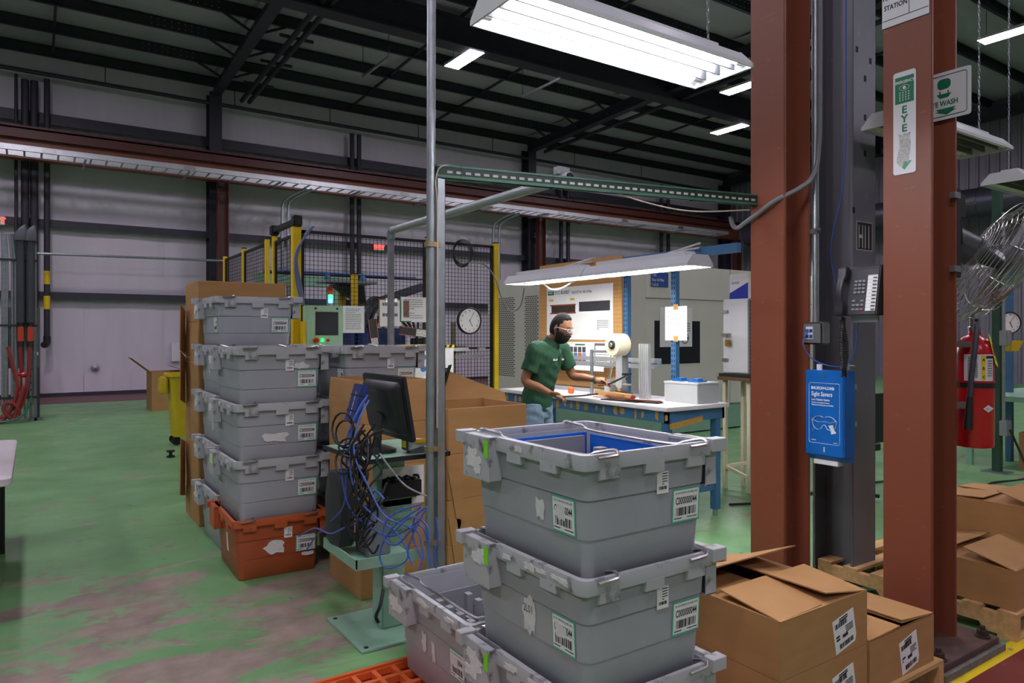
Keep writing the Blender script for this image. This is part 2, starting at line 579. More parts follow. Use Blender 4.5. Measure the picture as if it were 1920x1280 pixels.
for p, q in (((6.6, 16.2), (6.6, 14.7)), ((10.6, 15.2), (10.6, 13.6))):
    B().bar((p[0], p[1], 7.75), (q[0], q[1], 7.75), .05, .05).build('strut_channel', m_galv, ce)
    B().tube([(p[0], p[1], 7.75), (p[0], p[1], roof(p[1]))], .008, 6).build('hanger_rod', m_dark, ce)
    B().tube([(q[0], q[1], 7.75), (q[0], q[1], roof(q[1]))], .008, 6).build('hanger_rod', m_dark, ce)

# wall columns: dark building column with a red crane column in front of it
for i, x in enumerate(RAF[1:]):
    B().box(x - .16, x + .16, WY - .5, WY - .48, 0, 8.1).box(x - .006, x + .006, WY - .48, WY - .1, 0, 8.1).box(x - .16, x + .16, WY - .1, WY - .06, 0, 8.1).build('wall_column', m_navy, wb)
    B().box(x - .04, x - .015, WY - .98, WY - .74, 0, 5.62).box(x + .21, x + .235, WY - .98, WY - .74, 0, 5.62).box(x - .015, x + .21, WY - .87, WY - .855, 0, 5.62).build('crane_column', m_redd, wb)

# crane runway beam along the back wall
cb = thing('crane_beam', 'long dark red crane runway beam along the back wall', 'beam', (0, 0, 0))
B().box(-11.9, EX - .1, 19.98, 20.28, 5.63, 5.66).box(-11.9, EX - .1, 20.12, 20.14, 5.66, 6.3).box(-11.9, EX - .1, 19.96, 20.30, 6.3, 6.33).build('web', m_red, cb)
B().box(-11.9, EX - .1, 19.96, 19.99, 6.10, 6.33).box(-11.9, EX - .1, 19.9, 20.4, 6.33, 6.35).box(-11.9, EX - .1, 20.09, 20.17, 6.35, 6.42).build('rail_cap', m_redd, cb)
clip = B().box(-.03, .03, -.05, .05, 0, .05).mesh('rail_clip')
for k in range(60):
    o = link('rail_clip', clip, m_redd, cb); o.location = (-8 + k * .55, 20.02, 6.35)

# ladder cable tray on brackets
TX0, TX1 = -9, 23.4
ct = thing('cable_tray', 'shiny aluminium ladder cable tray running along the red crane beam', 'cable tray', (0, 0, 0))
for y in (18.95, 19.55):
    B().box(TX0, TX1, y - .012, y + .012, 5.58, 5.70).box(TX0, TX1, y - .02, y + .03, 5.695, 5.702).box(TX0, TX1, y - .02, y + .03, 5.578, 5.584).build('side_rail', m_alu, ct)
rg = B().box(-.02, .02, 18.96, 19.54, 5.585, 5.61).mesh('rung')
for k in range(100):
    o = link('rung', rg, m_alu, ct); o.location = (TX0 + .2 + k * .32, 0, 0)
br = B().box(-.02, .02, 18.8, 20.0, 5.52, 5.57).mesh('bracket')
for k in range(15):
    o = link('bracket', br, m_galv, ct); o.location = (TX0 + 1.2 + k * 2.2, 0, 0)
spl = B().box(-.14, .14, -.004, .004, -.045, .045).mesh('splice_plate')
for k in range(11):
    o = link('splice_plate', spl, m_steel, ct); o.location = (TX0 + .6 + k * 2.9, 18.932, 5.64)

# exit signs on the wall
def exit_sign(x, z):
    t = thing('exit_sign', '', 'sign', (x, WY - .35, z))
    B().box(-.17, .17, 0, .05, -.1, .1).build('housing', m_white, t, bevel=.006)
    text(t, FY(0, 0, 0), 0, -.068, 'EXIT', .19, EM('exit_red', 'ff2a22', 1.6), .002, 'CENTER', .006, .95)
    return t
exit_sign(8.9, 4.25)['label'] = 'lit red EXIT sign on the back wall behind the mesh fence'
exit_sign(-.72, 4.22)['label'] = 'lit red EXIT sign on the back wall above the utility pipes'

# black service pipes dropping down the wall
def drop_pipe(pts, r, label, n=10):
    o = B().tube(smooth_path(pts, 5) if len(pts) > 2 else pts, r, n).build('service_pipe', m_dark, None, True)
    return tag(o, label, 'pipe')
y0 = WY - .42
xs = [at_y(px, 626, y0).x for px in (30, 47, 64, 88)]
drop_pipe([(xs[0], y0, 0.1), (xs[0], y0, 7.7)], .035, 'thin black pipe on the back wall, outermost of the four by the EXIT sign')
drop_pipe([(xs[1], y0, .1), (xs[1], y0, 7.6)], .085, 'thick black pipe on the back wall behind the utility rack')
drop_pipe([(xs[2], y0, .1), (xs[2], y0, 7.6)], .085, 'second thick black pipe on the back wall behind the utility rack')
t = thing('drain_pipe', 'black pipe with yellow bands ending in an elbow on the white wall', 'pipe', (xs[3], y0, 0))
B().tube([(0, 0, 7.7), (0, 0, 1.45)], .065, 10).build('pipe', m_dark, t, True)
B().tube(smooth_path([(0, 0, 1.5), (0, 0, 1.36), (-.02, -.06, 1.3), (-.06, -.16, 1.29)]), .078, 10).build('elbow', m_black, t, True)
for z in (2.15, 2.75):
    B().cyl((0, 0, z), (0, 0, z + .32), .069, 12).build('pipe_marker', m_yellow, t)
o = B().tube([at_y(70, 475, WY - 1.008), at_y(420, 489, WY - 1.008)], .03, 8).build('wall_conduit', m_galv, None, True)
tag(o, 'thin steel conduit running level across the back wall to the fence', 'conduit')
# paired conduits that drop from the tray behind the fence
for px, lab in ((530, 'pair of steel conduits dropping from the cable tray behind the fence gate'), (925, 'pair of steel conduits dropping from the cable tray beside the dark wall column')):
    t = thing('conduit_drop', lab, 'conduit', (0, 0, 0))
    for k in range(2):
        p = at_y(px + 11 * k, 400, 19.9)
        x = p.x
        B().tube(smooth_path([(x, 19.9, 1.0), (x, 19.9, 3), (x, 19.9, 4.9), (x + .1, 19.8, 5.3), (x + .5, 19.4, 5.55)]), .05, 8).build('conduit', m_galv, t, True)
for px, lab in ((660, 'black pipe pair on the wall behind the EXIT sign'), (1052, 'black pipe pair on the wall right of the dark wall column'), (1240, 'black pipe pair on the wall near the end of the cable tray')):
    t = thing('wall_riser', lab.replace('right of', 'past'), 'pipe', (0, 0, 0))
    for k in range(2):
        x = at_y(px + 13 * k, 400, y0).x
        B().tube([(x, y0, .1), (x, y0, 7.6)], .075, 8).build('pipe', m_dark, t, True)
# wall hose connector plate and the knob on the wall
o = B().lathe([(.10, 0), (.10, .02), (.045, .03), (.045, .10), (.02, .11)], at_y(178, 689, WY - .03), (0, -1, 0), 12).build('hose_fitting', m_galv, None, True)
tag(o, 'small round metal fitting on the white back wall', 'fitting')
# ================================================================ NEAR STEEL COLUMNS
m_redc = wear_material('scratched_red_oxide', '804631', '97604d', 14, .66, .80, .45, stretch=(1, 1, 2.2))
m_grayc = wear_material('gray_column_steel', '6e6f76', '909092', 24, .66, .84, .42, .3, stretch=(1, 1, .5))
def h_column(name, label, x0, x1, y0, y1, mat, along_x, top, tf=.02, tw=.014):
    t = thing(name, label, 'column', ((x0 + x1) / 2, (y0 + y1) / 2, 0))
    a, b = (x1 - x0) / 2, (y1 - y0) / 2
    if along_x:      # flanges face +-X
        B().box(-a, -a + tf, -b, b, 0, top).build('flange', mat, t, bevel=.003)
        B().box(a - tf, a, -b, b, 0, top).build('flange', mat, t, bevel=.003)
        B().box(-a + tf, a - tf, -tw / 2, tw / 2, 0, top).build('web', mat, t)
    else:
        B().box(-a, a, -b, -b + tf, 0, top).build('flange', mat, t, bevel=.003)
        B().box(-a, a, b - tf, b, 0, top).build('flange', mat, t, bevel=.003)
        B().box(-tw / 2, tw / 2, -b + tf, b - tf, 0, top).build('web', mat, t)
    return t
c1 = h_column('steel_column', 'red oxide steel column that carries the end of the green cable strut', 3.52, 3.77, 2.462, 2.69, m_redc, True, 6.6)
c2 = h_column('steel_column', 'red oxide steel column with green eyewash signs and a fire extinguisher', 3.52, 3.77, 1.668, 1.90, m_redc, True, 6.6)
cg = h_column('steel_column', 'dark gray steel column marked H11 between the two red columns', 4.11, 4.36, 2.40, 2.67, m_grayc, False, 8.5)
# base plates with anchor nuts
m_plate = wear_material('rusty_base_plate', '4b3835', '6a4a38', 9, .5, .75, .55)
for t, (dx, dy) in ((c2, (.28, .24)), (c1, (.26, .22))):
    B().box(-dx, dx, -dy, dy, .035, .065).build('base_plate', m_plate, t, bevel=.003)
    B().box(-dx - .02, dx + .02, -dy - .02, dy + .02, 0.003, .035).build('grout_pad', M('gray_grout', '6b6660', .9, var=.25, scale=30, bump=.4), t)
    for sx in (-1, 1):
        for sy in (-1, 1):
            p = (sx * (dx - .06), sy * (dy - .05))
            b = B().cyl((p[0], p[1], .065), (p[0], p[1], .071), .034, 14)
            b.cyl((p[0], p[1], .071), (p[0], p[1], .098), .025, 6).cyl((p[0], p[1], .098), (p[0], p[1], .118), .012, 10)
            b.build('anchor_nut', M('rusty_nut', '4f4640', .5, .6, var=.2, scale=40), t)
# punched holes and stencil plate on the gray column flange
G0 = FY(0, -.135, 0)
for (a, z) in ((-.085, 3.28), (.065, 3.24), (.005, 3.12), (.005, 2.88), (.005, 2.66), (-.12, 2.3), (-.12, 1.83)):
    B().fbox(G0, a - .012, a + .012, z - .018, z + .018, .0, .0015).build('punched_hole', m_ink, cg)
pl = B().fbox(G0, -.09, .085, 2.06, 2.24, .0, .0015).build('stencil_plate', M('pale_stencil', '9b9790', .7), cg)
B().fbox(G0, -.082, .077, 2.068, 2.232, .0015, .002).build('stencil_field', m_ink, pl)
text(pl, G0, -.075, 2.078, 'H11', .20, M('stencil_white', 'b9b6b0', .7), .0026, 'LEFT', .002, .40)

# conduit + junction box + blue cable on the gray column
t = thing('junction_conduit', 'steel conduit running down the gray column into a small network box', 'conduit', (3.80, 2.450, 0))
B().tube([(0, 0, 1.62), (0, 0, 7.6)], .021, 10).build('conduit', m_galv, t, True)
for z in (2.15, 3.9):
    B().fbox(FX(-.024, 0, z), -.05, .05, -.014, .014, 0, .006).cyl((-.03, -.045, z), (-.055, -.045, z), .007, 6).build('strap', m_galv, t)
jb = B().fbox(FX(-.02, -.015, 1.555), -.062, .062, -.065, .065, -.05, .03).build('junction_box', M('cast_gray_metal', '8d9294', .45, .6, var=.08), t, bevel=.008)
B().fbox(FX(-.05, -.015, 1.555), -.058, .058, -.061, .061, 0, .008).build('box_cover', M('cast_gray_cover', 'a3a8a8', .4, .6, var=.08), jb, bevel=.004)
B().fbox(FX(-.058, -.0, 1.555), -.022, .022, -.035, .038, 0, .004).build('port_plate', m_paper, jb)
for a in (-.012, .012):
    for b in (-.018, .014):
        B().fbox(FX(-.062, 0, 1.555), a - .009, a + .009, b - .009, b + .009, 0, .004).build('network_port', M('port_blue', '1d4fa8', .5), jb)
o = B().tube(smooth_path([(3.735, 2.455, 1.57), (3.70, 2.465, 1.5), (3.715, 2.43, 1.42), (3.72, 2.37, 1.385), (3.70, 2.28, 1.37), (3.68, 2.20, 1.38), (3.665, 2.13, 1.46), (3.66, 2.11, 1.60), (3.64, 2.06, 1.66)]), .0035, 6).build('network_cable', m_bcable, None, True)
tag(o, 'thin blue network cable looping from the junction box to the phone', 'cable')
o = B().tube(smooth_path([(4.09, 2.50, 1.86), (4.09, 2.53, 2.1), (4.09, 2.45, 2.5), (4.1, 2.44, 3.2), (4.1, 2.45, 6)]), .0045, 6).build('network_cable', m_bcable, None, True)
tag(o, 'blue network cable hanging down the gray column above the phone', 'cable')
o = B().tube(smooth_path([(3.775, 2.405, 6.5), (3.775, 2.405, 3.2), (3.77, 2.41, 2.62), (3.73, 2.425, 2.46), (3.62, 2.435, 2.38), (3.50, 2.50, 2.31), (3.495, 2.60, 2.26), (3.49, 2.70, 2.21), (3.47, 2.745, 2.18), (3.46, 2.77, 2.20), (3.46, 2.785, 2.25)], 8), .014, 8).build('power_cable', m_gcable, None, True)
tag(o, 'thick gray power cable curving from the conduit over to the red column', 'cable')

# ---- lens cleaning dispenser
dsp = thing('lens_cleaning_station', 'blue lens cleaning station with white glasses logo on the gray column', 'dispenser', (3.70, 2.289, .845))
dsp.scale = (.9, .85, .93)
m_dblue = M('dispenser_blue', '0f6cc4', .35, var=.03, spec=.5)
B().box(-.075, .05, -.135, .135, .03, .54).build('cabinet', m_dblue, dsp, bevel=.006)
B().poly(Fr((0, .13, 0), (1, 0, 0), (0, 0, 1)), [(-.068, .045), (.045, .045), (.045, .0), (-.03, .0), (-.068, .03)], 0, .26).build('tissue_chute', m_dblue, dsp)
B().box(-.06, .0, -.085, .085, -.022, .004).build('tissue_edge', m_paper, dsp)
DF = FX(-.075, 0, 0)
m_dw = M('dispenser_white_print', 'e9edf2', .5, var=.02)
ln = B()
for i, (p, q) in enumerate(zip(rr2(.215, .36, .012, 4, 0, .285), rr2(.215, .36, .012, 4, 0, .285)[1:] + rr2(.215, .36, .012, 4, 0, .285)[:1])):
    a = DF.pt(p[0], p[1], .0008); b_ = DF.pt(q[0], q[1], .0008)
    ln.bar(a, b_, .0016, .003, (1, 0, 0))
ln.build('border_line', m_dw, dsp)
text(dsp, DF, -.092, .427, 'BAUSCH+LOMB', .0235, m_dw, .001, 'LEFT', .0011, .98)
text(dsp, DF, -.092, .387, 'Sight Savers', .037, m_dw, .001, 'LEFT', .0009, .84)
text(dsp, DF, -.090, .360, 'Lens Cleaning Station', .0165, m_dw, .001, 'LEFT', .0006, .9)
text(dsp, DF, -.090, .344, 'Estación para limpieza de lentes', .0112, m_dw, .001, 'LEFT', .0004, .88)
text(dsp, DF, -.090, .330, 'Distributeur de nettoyant pour lentilles', .0112, m_dw, .001, 'LEFT', .0004, .86)
# glasses emblem: frame line, tissue and spray
gl = B()
def stroke(pts, w_=.0055):
    for p, q in zip(pts[:-1], pts[1:]):
        gl.bar(DF.pt(p[0], p[1], .0008), DF.pt(q[0], q[1], .0008), .0016, w_, (-1, 0, 0))
def sm2(pts): return [(v.x, v.y) for v in smooth_path([(a, b, 0) for a, b in pts], 5)]
stroke(sm2([(-.082, .245), (-.06, .262), (-.03, .268), (-.008, .262)]), .008)
stroke(sm2([(.008, .262), (.03, .268), (.06, .262), (.084, .243)]), .008)
stroke(sm2([(-.085, .245), (-.075, .205), (-.05, .188), (-.025, .192), (-.012, .210), (0, .217), (.012, .210), (.025, .192), (.05, .190), (.078, .205), (.087, .245)]))
stroke(sm2([(-.08, .243), (-.04, .232), (0, .236), (.04, .232), (.08, .243)]), .004)
gl.poly(DF, [(.03, .215), (.062, .222), (.068, .195), (.085, .175), (.05, .165), (.046, .188)], .0006, .0014)
for i in range(5):
    for j in range(i + 1):
        gl.fbox(DF, -.062 - i * .006, -.060 - i * .006, .205 - i * .009 + j * .004, .2062 - i * .009 + j * .004, .0004, .0012)
gl.build('glasses_emblem', m_dw, dsp)
lines_of_print(dsp, DF, 1, -.09, -.05, .124, .008, m_dw, .001, .5, seed=1)
lines_of_print(dsp, DF, 1, .065, .09, .118, .008, m_dw, .001, .5, seed=2)
B().fbox(DF, -.003, .003, .055, .085, .0, .002).build('slot_mark', m_dw, dsp)
B().cyl(DF.pt(-.005, .508, 0), DF.pt(-.005, .508, .005), .007, 12).cyl(DF.pt(-.028, .512, 0), DF.pt(-.028, .512, .003), .003, 8).cyl(DF.pt(.018, .512, 0), DF.pt(.018, .512, .003), .003, 8).build('lock', m_steel, dsp)
B().box(.05, .455, .10, .125, .40, .43).box(.05, .455, .10, .125, .16, .19).build('mounting_arm', m_galv, dsp)
B().cyl((-.02, .07, .54), (-.02, .07, .575), .018, 12).build('spray_cap', m_paper, dsp, True)
B().fbox(FX(-.02, -.11, .57), -.03, .03, -.02, .02, 0, .004).cyl((-.02, -.13, .572), (-.02, -.18, .572), .005, 6).build('mounting_tab', m_galv, dsp)

# ---- wall phone
pyc = 2.235
ph = thing('desk_phone', 'dark gray office phone with handset and white key labels on the gray column', 'phone', (3.50, 2.012, 1.645))
ph.scale = (.88, .88, .88)
m_ph = M('phone_charcoal', '34343a', .5, var=.06)
tilt = Fr((0, 0, 0), (0, -1, 0), (.18, 0, 1))
B().poly(Fr((0, .115, 0), (1, 0, 0), (0, 0, 1)), [(-.03, 0), (.11, 0), (.11, .285), (.035, .29), (.02, .275)], 0, .23).build('phone_base', m_ph, ph, bevel=.006, fix=True)
PF = Fr((-.0315, 0, 0), (0, -1, 0), (.05, 0, .275))
hs = B()
hs.loft([rrect(.05, .05, .014, 0)] and [[PF.pt(-.085 + x, b, h0 + y) for x, y, _ in rrect(wd, hh, .012, 0)] for b, wd, hh, h0 in
         ((-.005, .048, .04, .028), (.02, .058, .05, .03), (.06, .056, .045, .03), (.08, .046, .026, .05), (.14, .044, .024, .058), (.2, .046, .026, .05), (.225, .056, .045, .03), (.265, .058, .05, .03), (.285, .048, .036, .026))])
hs.build('handset', M('handset_dark', '26262b', .42, var=.06), ph, True)
kb = m_key = M('key_gray', '85868c', .5)
for i in range(4):
    for j in range(3):
        B().fbox(PF, -.028 + j * .024, -.010 + j * .024, .128 + (3 - i) * .022, .142 + (3 - i) * .022, 0, .005).build('key', m_key, ph, bevel=.0015, seg=1)
for j in range(3):
    for i, b in enumerate((.03, .055, .08)):
        if i == 2 and j == 1: continue
        B().fbox(PF, -.032 + j * .025, -.012 + j * .025, b, b + .010, 0, .004).build('key', M('key_red', 'b0565a', .5) if (i == 0 and j == 2) else m_key, ph)
st = B().fbox(PF, .05, .108, .025, .235, 0, .002).build('label_strip', m_paper, ph)
for i in range(10):
    B().fbox(PF, .05, .108, .044 + i * .0206, .0452 + i * .0206, .002, .003).build('strip_line', M('strip_gray', '9a9a9c', .6), st)
    B().fbox(PF, .083, .105, .030 + i * .0206, .036 + i * .0206, .002, .006).build('line_button', m_black, st)
sp = B()
def coil(p0, p1, R_, turns, r=.0035, bulge=(0, 0, 0), n=8):
    p0, p1 = Vector(p0), Vector(p1); ax = (p1 - p0).normalized(); u = ax.orthogonal().normalized(); v = ax.cross(u)
    pts = []
    k = turns * n
    for i in range(k + 1):
        s_ = i / k; t_ = 2 * PI * i / n
        pts.append(p0.lerp(p1, s_) + Vector(bulge) * math.sin(PI * s_) + (u * math.cos(t_) + v * math.sin(t_)) * R_)
    sp.tube(pts, r, 5)
coil((-.02, .082, -.01), (-.02, .075, -.36), .011, 34, bulge=(-.01, .012, 0))
coil((-.03, .078, -.36), (-.02, .095, -.02), .011, 34, bulge=(0, -.022, 0))
sp.build('coiled_cord', m_kcable, ph, True)
B().fbox(FX(.03, -.02, -.01), -.08, .08, -.03, .01, 0, .01).build('mounting_bracket', m_galv, ph)
B().bar((.11, .06, .12), (.70, .47, .12), .03, .03).build('mounting_arm', m_galv, ph)

# ---- signs on the red column
SX = 3.5185
m_sgreen = M('sign_green', '12714a', .45, var=.05)
m_swhite = M('sign_white', 'd6d6da', .4, var=.03)
fa = thing('first_aid_sign', 'white and green FIRST AID STATION sign with a green cross on the red column', 'sign', (SX, 1.79, 3.07))
SF = FX(0, 0, 0)
B().fbox(SF, -.112, .112, 0, .30, 0, .003).build('panel', m_swhite, fa)
B().fbox(SF, -.112, .112, .20, .30, .003, .004).build('header', m_sgreen, fa)
text(fa, SF, 0, .222, 'EMERGENCY', .034, m_swhite, .0048, 'CENTER', .0008)
text(fa, SF, -.108, .135, 'FIRST AID', .034, m_ink, .0038, 'LEFT', .0008, .8)
text(fa, SF, -.102, .085, 'STATION', .034, m_ink, .0038, 'LEFT', .0008, .8)
B().fbox(SF, .028, .108, .13, .16, .003, .0042).fbox(SF, .053, .083, .10, .19, .003, .0041).build('green_cross', m_sgreen, fa)
B().fbox(SF, -.108, .108, .033, .036, .003, .0038).fbox(SF, .018, .0205, .036, .2, .003, .0038).build('rule_line', m_ink, fa)
ew = thing('eyewash_sticker', 'tall worn EMERGENCY EYEWASH sticker peeling off the red column', 'sign', (SX, 1.793, 2.33))
B().poly(SF, rr2(.108, .50, .012, 4, 0, .25), 0, .002).build('panel', m_swhite, ew)
B().fbox(SF, -.045, .045, .345, .475, .002, .003).build('green_field', m_sgreen, ew)
text(ew, SF, 0, .443, 'EMERGENCY', .0185, m_swhite, .0036, 'CENTER', .0006, .9)
eye = B()
for k in range(16):
    t0 = 2 * PI * k / 16; t1 = 2 * PI * (k + 1) / 16
    eye.bar(SF.pt(.024 * math.cos(t0), .42 + .013 * math.sin(t0), .0036), SF.pt(.024 * math.cos(t1), .42 + .013 * math.sin(t1), .0036), .0014, .0035, (-1, 0, 0))
eye.poly(SF, [(.008 * math.cos(2 * PI * k / 12), .42 + .008 * math.sin(2 * PI * k / 12)) for k in range(12)], .003, .0042)
for r_ in range(4):
    for c_ in range(4):
        eye.poly(SF, [(-.021 + c_ * .014 - .003, .400 - r_ * .012), (-.021 + c_ * .014 + .003, .400 - r_ * .012), (-.021 + c_ * .014, .391 - r_ * .012)], .003, .0042)
eye.build('eye_shower_symbol', m_swhite, ew)
for i, ch in enumerate('EYEWASH'):
    if i > 3: continue
    text(ew, SF, 0, .296 - i * .045, ch, .05, m_sgreen, .003, 'CENTER', .0015, 1.05)
b = torn(SF, -.002, .115, .07, .17, 5, .0036)
b.build('peeled_patch', M('peeled_backing', 'b9b8b4', .8, var=.3, scale=90), ew)
B().poly(SF, [(-.035, .085), (.02, .085), (.02, .06), (.035, .06), (0, .02), (-.035, .06)], .002, .0032).build('arrow', M('faded_green', '5a9c7c', .6, var=.2, scale=60), ew)
tag_x = 3.738
fs = thing('eyewash_flag_sign', 'projecting white EYE WASH sign with green symbol on the red column', 'sign', (tag_x, 1.70, 2.61))
B().poly(SF, rr2(.22, .235, .012, 4, 0, .118), 0, .003).build('panel', m_swhite, fs)
bd = B()
oo = rr2(.185, .2, .012, 4, 0, .118)
for p, q in zip(oo, oo[1:] + oo[:1]):
    bd.bar(SF.pt(p[0], p[1], .0035), SF.pt(q[0], q[1], .0035), .002, .0035, (-1, 0, 0))
bd.build('border_line', m_sgreen, fs)
text(fs, SF, -.085, .068, 'EYE WASH', .037, m_sgreen, .004, 'LEFT', .001, .78)
B().poly(SF, rr2(.062, .05, .02, 4, -.012, .176), .003, .0042).poly(SF, [(-.045, .128), (.022, .128), (.008, .108), (-.03, .108)], .003, .0042).fbox(SF, -.034, -.028, .13, .142, .003, .0042).fbox(SF, .004, .01, .13, .142, .003, .0042).build('eyewash_symbol', m_sgreen, fs)
B().poly(SF, [(-.05, .055), (.04, .055), (.03, .043), (.045, .043), (0, .022), (-.05, .043), (-.035, .043)], .003, .0042).build('arrow', m_sgreen, fs)
B().box(.0, .012, -.02, .09, .02, .05).build('mounting_tab', m_galv, fs)

# ---- fire extinguisher
fe = thing('fire_extinguisher', 'red fire extinguisher with black hose hanging on the red column', 'fire extinguisher', (3.905, 1.648, .985))
m_fe = M('extinguisher_red', 'b5121b', .25, var=.03, spec=.6)
B().lathe([(.06, 0), (.083, .006), (.086, .02), (.086, .47), (.078, .51), (.055, .545), (.03, .56), (.026, .585)], n=28).build('cylinder', m_fe, fe, True)
B().lathe([(.03, .58), (.03, .6), (.022, .605), (.022, .645), (.015, .65)], n=14).build('valve', m_steel, fe, True)
B().bar((-.01, .01, .655), (-.06, -.06, .70), .02, .008).bar((-.005, .005, .64), (-.065, -.055, .645), .018, .008).build('lever', M('lever_gray', '8f9396', .4, .7), fe)
B().tube(smooth_path([(-.01, -.02, .63), (-.07, -.04, .60), (-.10, -.045, .5), (-.115, -.035, .35), (-.12, -.03, .22)]), .013, 8).build('hose', M('hose_gray_black', '3a3b42', .5), fe, True)
B().tube([(-.12, -.03, .26), (-.128, -.026, .10)], .014, 10, r2=.021).build('nozzle', m_black, fe, True)
B().lathe([(.088, .30), (.088, .325)], n=28).build('strap', m_black, fe)
lab = B()
for k in range(10):
    a0 = -3.25 + k * .16; a1 = a0 + .16
    lab.add([(.0868 * math.cos(a0), .0868 * math.sin(a0), .335), (.0868 * math.cos(a1), .0868 * math.sin(a1), .335), (.0868 * math.cos(a1), .0868 * math.sin(a1), .465), (.0868 * math.cos(a0), .0868 * math.sin(a0), .465)], [(0, 1, 2, 3)])
lb = lab.build('instruction_label', m_swhite, fe)
def on_cyl(a, z, hh=.0875):
    c_, s_ = math.cos(a), math.sin(a)
    return Fr((hh * c_, hh * s_, z), (-s_, c_, 0), (0, 0, 1))
B().fbox(on_cyl(-2.30, .40), -.009, .009, -.062, .062, 0, .0008).build('yellow_strip', m_yellow, lb)
for i, ch in enumerate('ABC'):
    text(lb, on_cyl(-2.30, .432 - i * .042), -.005, 0, ch, .02, m_ink, .0014, 'LEFT', .0006)
for k in range(3):
    lines_of_print(lb, on_cyl(-2.98 + k * .17, .40), 12, -.006, .006, .055, .009, m_ink, .0008, .35, seed=k)
B().fbox(on_cyl(-1.93, .452), -.02, .018, -.006, .006, 0, .0008).build('header_bar', m_ink, lb)
lines_of_print(lb, on_cyl(-1.93, .40), 7, -.012, .015, .035, .012, m_ink, .0008, .3, seed=9)
B().poly(on_cyl(-2.02, .20), [(-.028, 0), (0, .018), (.028, 0), (0, -.018)], 0, .001).build('diamond_mark', m_swhite, fe)
text(fe, on_cyl(-2.02, .20), -.014, -.004, 'ABC', .011, m_ink, .0016)
tg = Fr((-.005, -.092, .44), (.93, .2, -.3), (-.28, .1, .95))
B().poly(tg, [(0, -.02), (.075, -.02), (.06, .14), (.01, .14)], 0, .001).build('inspection_tag', M('tag_yellow_green', 'd8e021', .6), fe)
for i in range(5):
    B().fbox(tg, .01, .065, .01 + i * .018, .012 + i * .018, .001, .0016).build('tag_line', m_ink, fe)
B().box(-.135, -.085, -.02, .02, .50, .53).box(-.135, -.085, -.02, .02, .20, .23).build('bracket', m_galv, fe)

# ---- caged fan on the column
fan = thing('caged_fan', 'large caged industrial fan tilted on a bracket beside the red column', 'fan', (3.77, 1.70, 1.55))
fc = at_d(1868, 492, 4.0) - Vector((3.77, 1.70, 1.55)); fax = Vector((.523, -.655, -.50)).normalized()
fu = fax.orthogonal().normalized(); fv = fax.cross(fu)
RF = .37
def ring_(bb, r_, h_, w_=.0026):
    bb.tube([fc + fax * h_ + (fu * math.cos(2 * PI * k / 48) + fv * math.sin(2 * PI * k / 48)) * r_ for k in range(48)], w_, 5, True)
cage = B(); cage2 = B()
for k in range(12):
    t0 = 2 * PI * k / 12
    d = fu * math.cos(t0) + fv * math.sin(t0)
    cage.tube(smooth_path([fc + fax * .13 + d * .05, fc + fax * .12 + d * .18, fc + fax * .09 + d * .31, fc + fax * .02 + d * RF]), .0032, 5)
    cage2.tube(smooth_path([fc + fax * .02 + d * RF, fc - fax * .06 + d * .35, fc - fax * .11 + d * .22, fc - fax * .13 + d * .06]), .0032, 5)
for k in range(15):
    q = k / 14
    ring_(cage, .05 + (RF - .05) * q, .13 - .11 * q ** 2.4)
    ring_(cage2, .06 + (RF - .06) * q, -.13 + .15 * q ** 3)
for h_ in (.02, -.005, -.03): ring_(cage, RF, h_, .0045)
cage.build('front_guard', m_steel, fan, True)
cage2.build('rear_guard', m_steel, fan, True)
mot = B().lathe([(.06, -.28), (.085, -.26), (.085, -.10), (.05, -.08), (.03, .02), (.05, .03), (.05, .06), (.02, .08)], fc, fax, 16)
mot.build('motor', M('fan_motor_gray', '4a4c50', .5, .3), fan, True)
for k in range(3):
    t0 = 2 * PI * k / 3 + .4
    d = fu * math.cos(t0) + fv * math.sin(t0); e = fax.cross(d)
    pts = [fc + d * .05 - e * .04 + fax * .0, fc + d * .30 - e * .13 - fax * .03, fc + d * .32 + e * .04 + fax * .02, fc + d * .05 + e * .05 + fax * .04]
    pts2 = [p + fax * .004 for p in pts]
    B().add(pts + pts2, [(0, 1, 2, 3), (7, 6, 5, 4), (0, 4, 5, 1), (1, 5, 6, 2), (2, 6, 7, 3), (3, 7, 4, 0)]).build('blade', M('fan_blade_gray', '8c8f93', .4, .5), fan)
B().box(.0, .05, -.03, .05, .28, .72).box(.05, .12, -.02, .04, .58, .70).build('wall_bracket', m_black, fan, bevel=.004)
B().bar((.08, .01, .62), fc - fax * .22, .05, .05).build('yoke_arm', m_black, fan)
for z in (.32, .68): B().box(-.05, .01, -.045, -.02, z - .015, z + .015).build('beam_clamp', m_galv, fan)
B().cyl((.10, -.03, .65), (.10, -.07, .65), .006, 6).build('bolt', m_galv, fan)

